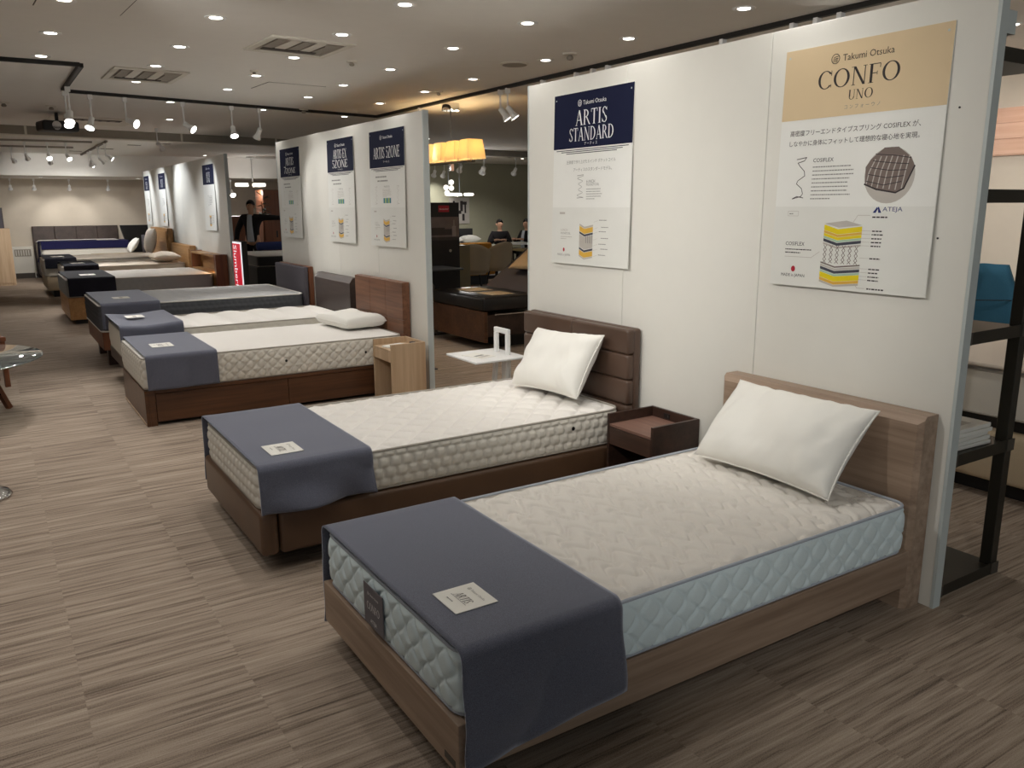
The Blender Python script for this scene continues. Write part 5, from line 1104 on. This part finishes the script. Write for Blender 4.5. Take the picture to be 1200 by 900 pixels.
t = empty('meeting_table', (11.0, 16.35, 0), CR, label='pale table in front of the seated people', cat='table'); bx('table_top', M_white, t, -.5, .9, -.28, .28, .69, .72)
for a, b_ in ((-.45, -.22), (.85, -.22), (-.45, .22), (.85, .22)): bx('leg', M_chrome, t, a - .02, a + .02, b_ - .02, b_ + .02, 0, .69)
bk = MB().box(-.16, .16, -.11, .11, 0, .02, .002, 1).build('open_book', M_card); bk.location = (10.74, 16.5, .7205); bk.rotation_euler.z = .2; tag(bk, 'open white book on the far table before the reader', 'book'); strip('page_fold', bk, M_prg, rect_pts(-.004, .004, -.1, .1), .0205)
t = empty('low_table', label='olive low table before the far meeting table', cat='table'); bx('table_top', MATS['olive_lacquer'], t, 10.0, 11.4, 14.9, 15.6, .60, .65); bx('leg', M_black, t, 10.1, 10.2, 15.0, 15.5, 0, .6); bx('leg', M_black, t, 11.2, 11.3, 15.0, 15.5, 0, .6); at0(t, 10.4, 15.2)

# ------------------------------------------------------------------ the gap between the middle and far partitions
s = empty('lit_sign', label='red illuminated box sign with white lettering beyond the grey bed', cat='sign')
bx('body', M_black, s, 3.02, 3.10, 11.74, 12.20, .0, 1.12, bev=.004, seg=1); bx('white_rim', M_whitelit, s, 3.012, 3.02, 11.745, 12.195, .18, 1.11); bx('red_face', M_redlit, s, 3.006, 3.012, 11.785, 12.185, .20, 1.085)
tx = text(s, 'Slumberland', 0, 0, w=.82, mat=M_whitelit, name='lettering'); sc = tx.scale.copy(); tx.matrix_basis = Matrix.Translation((3.003, 12.04, .655)) @ FACE_MX @ Matrix.Rotation(-PI / 2, 4, 'Z') @ Matrix.Diagonal((sc.x, sc.y * 1.35, 1, 1)); at0(s, 3.05, 11.97)
b = empty('bed', label='black bed with white sheets in front of the standing man', cat='bed'); bx('base', M_black, b, 4.0, 6.1, 14.6, 16.2, .0, .55, bev=.02, seg=2); bx('headboard', M_black, b, 6.1, 6.2, 14.6, 16.2, 0, 1.0); at0(b, 5, 15.4)
mattress('dark mattress in front of the standing man', 4.05, 6.08, 14.65, 16.15, .552, .76, q_none, q_none, 0, 0, M_cover2, M_black_leather, M_pipe_tan, .06, .05, .1, .03)
rl = MB().lathe([(.001, -.35), (.07, -.34), (.08, -.3), (.08, .3), (.07, .34), (.001, .35)], n=20, mat=Matrix.Translation((4.75, 16.0, .85)) @ Matrix.Rotation(PI / 2, 4, 'Y') @ Matrix.Rotation(0, 4, 'Z')).build('bolster', fabric('blue_cloth', L(44, 54, 96), .1), None, True); tag(rl, 'rolled blue blanket on the bed before the standing man', 'blanket')
wd = empty('wardrobe', label='tall red-brown wooden wardrobe behind the standing man', cat='wardrobe'); bx('body', M_redwood, wd, 5.45, 6.5, 19.0, 19.6, .05, 1.97); bx('plinth', M_black, wd, 5.5, 6.45, 19.05, 19.6, 0, .05)
for xa in (5.46, 5.98):
    dr = bx('door', M_redwood, wd, xa, xa + .51, 18.98, 19.0, .08, 1.95, bev=.003, seg=1); bx('handle', M_black, dr, xa + .24, xa + .27, 18.965, 18.98, .9, 1.05)
at0(wd, 5.97, 19.3)
lc = empty('chest_of_drawers', label='low red-brown chest of drawers left of the standing man', cat='chest'); bx('body', M_redwood, lc, 4.3, 5.1, 19.0, 19.5, .0, 1.39)
for k in range(4): bx('drawer', M_redwood, lc, 4.32, 5.08, 18.98, 19.0, .06 + k * .33, .36 + k * .33, bev=.004, seg=1)
at0(lc, 4.7, 19.25)
pt = empty('potted_plant', (5.3, 18.6, 0), label='dark leafy plant beside the wooden wardrobe', cat='plant'); MB().lathe([(.001, 0), (.13, 0), (.17, .35), (.15, .36), (.001, .33)], n=18).build('pot', M_white, pt); MB().tube([(0, 0, .3), (.02, 0, 1.2), (0, .02, 1.7)], [.03, .02, .01]).build('stem', M_redwood, pt)
rs = random.Random(4)
for k in range(26):
    a, z = rs.uniform(0, 2 * PI), rs.uniform(1.3, 1.85); l = rs.uniform(.14, .24); mm = Matrix.Translation((.02, 0, z)) @ Matrix.Rotation(a, 4, 'Z') @ Matrix.Rotation(rs.uniform(-.6, .4), 4, 'Y')
    MB().poly([(0, 0), (l * .5, .045), (l, 0), (l * .5, -.045)], 0, .003, mat=mm).build('leaf', plain('leaf', L(36, 52, 36), .5) if 'leaf' not in MATS else MATS['leaf'], pt)

# ------------------------------------------------------------------ left edge
t = empty('glass_table', (-.544, 7.566, 0), label='round glass coffee table with splayed wooden legs at the left edge', cat='table')
MB().lathe([(.001, .438), (.832, .438), (.84, .443), (.84, .447), (.832, .452), (.001, .452)], n=72).build('glass_top', M_glass, t, True)
for k in range(4):
    a = .12 + k * PI / 2; MB().tube([(.40 * math.cos(a), .40 * math.sin(a), .436), (.56 * math.cos(a), .56 * math.sin(a), 0)], [.032, .026], 4).build('leg', M_redwood, t); MB().lathe([(.02, .452), (.024, .456), (.012, .464)], c=(.40 * math.cos(a), .40 * math.sin(a), 0), n=12).build('glass_fixing', M_chrome, t, True)
bx('stretcher', M_redwood, t, -.42, .42, -.02, .02, .12, .16); bx('stretcher', M_redwood, t, -.02, .02, -.42, .42, .12, .16)
st = empty('stool', (-.215, 5.27, 0), label='chrome dome base of a pedestal stool at the left edge', cat='stool')
MB().lathe([(.001, 0), (.175, 0), (.18, .012), (.16, .035), (.08, .06), (.03, .075), (.028, .1), (.001, .1)], n=48).build('base', M_chrome, st, True); MB().tube([(0, 0, .09), (0, 0, .62)], .025, 14).build('column', M_chrome, st, True); MB().lathe([(.001, .62), (.17, .62), (.19, .65), (.17, .70), (.001, .72)], n=28).build('seat', M_black_leather, st, True)
ch = empty('wooden_chair', (-.20, 8.75, 0), .2, label='reddish wooden chair behind the glass table', cat='chair'); bx('seat', M_redwood, ch, -.24, .22, -.22, .22, .42, .46, bev=.008, seg=2)
for x, y, h in ((-.2, -.19, .42), (.19, -.19, .42), (-.2, .19, .88), (.19, .19, .88)): bx('leg', M_redwood, ch, x - .02, x + .02, y - .02, y + .02, 0, h)
bx('backrest', M_redwood, ch, -.2, .19, .18, .20, .68, .86)
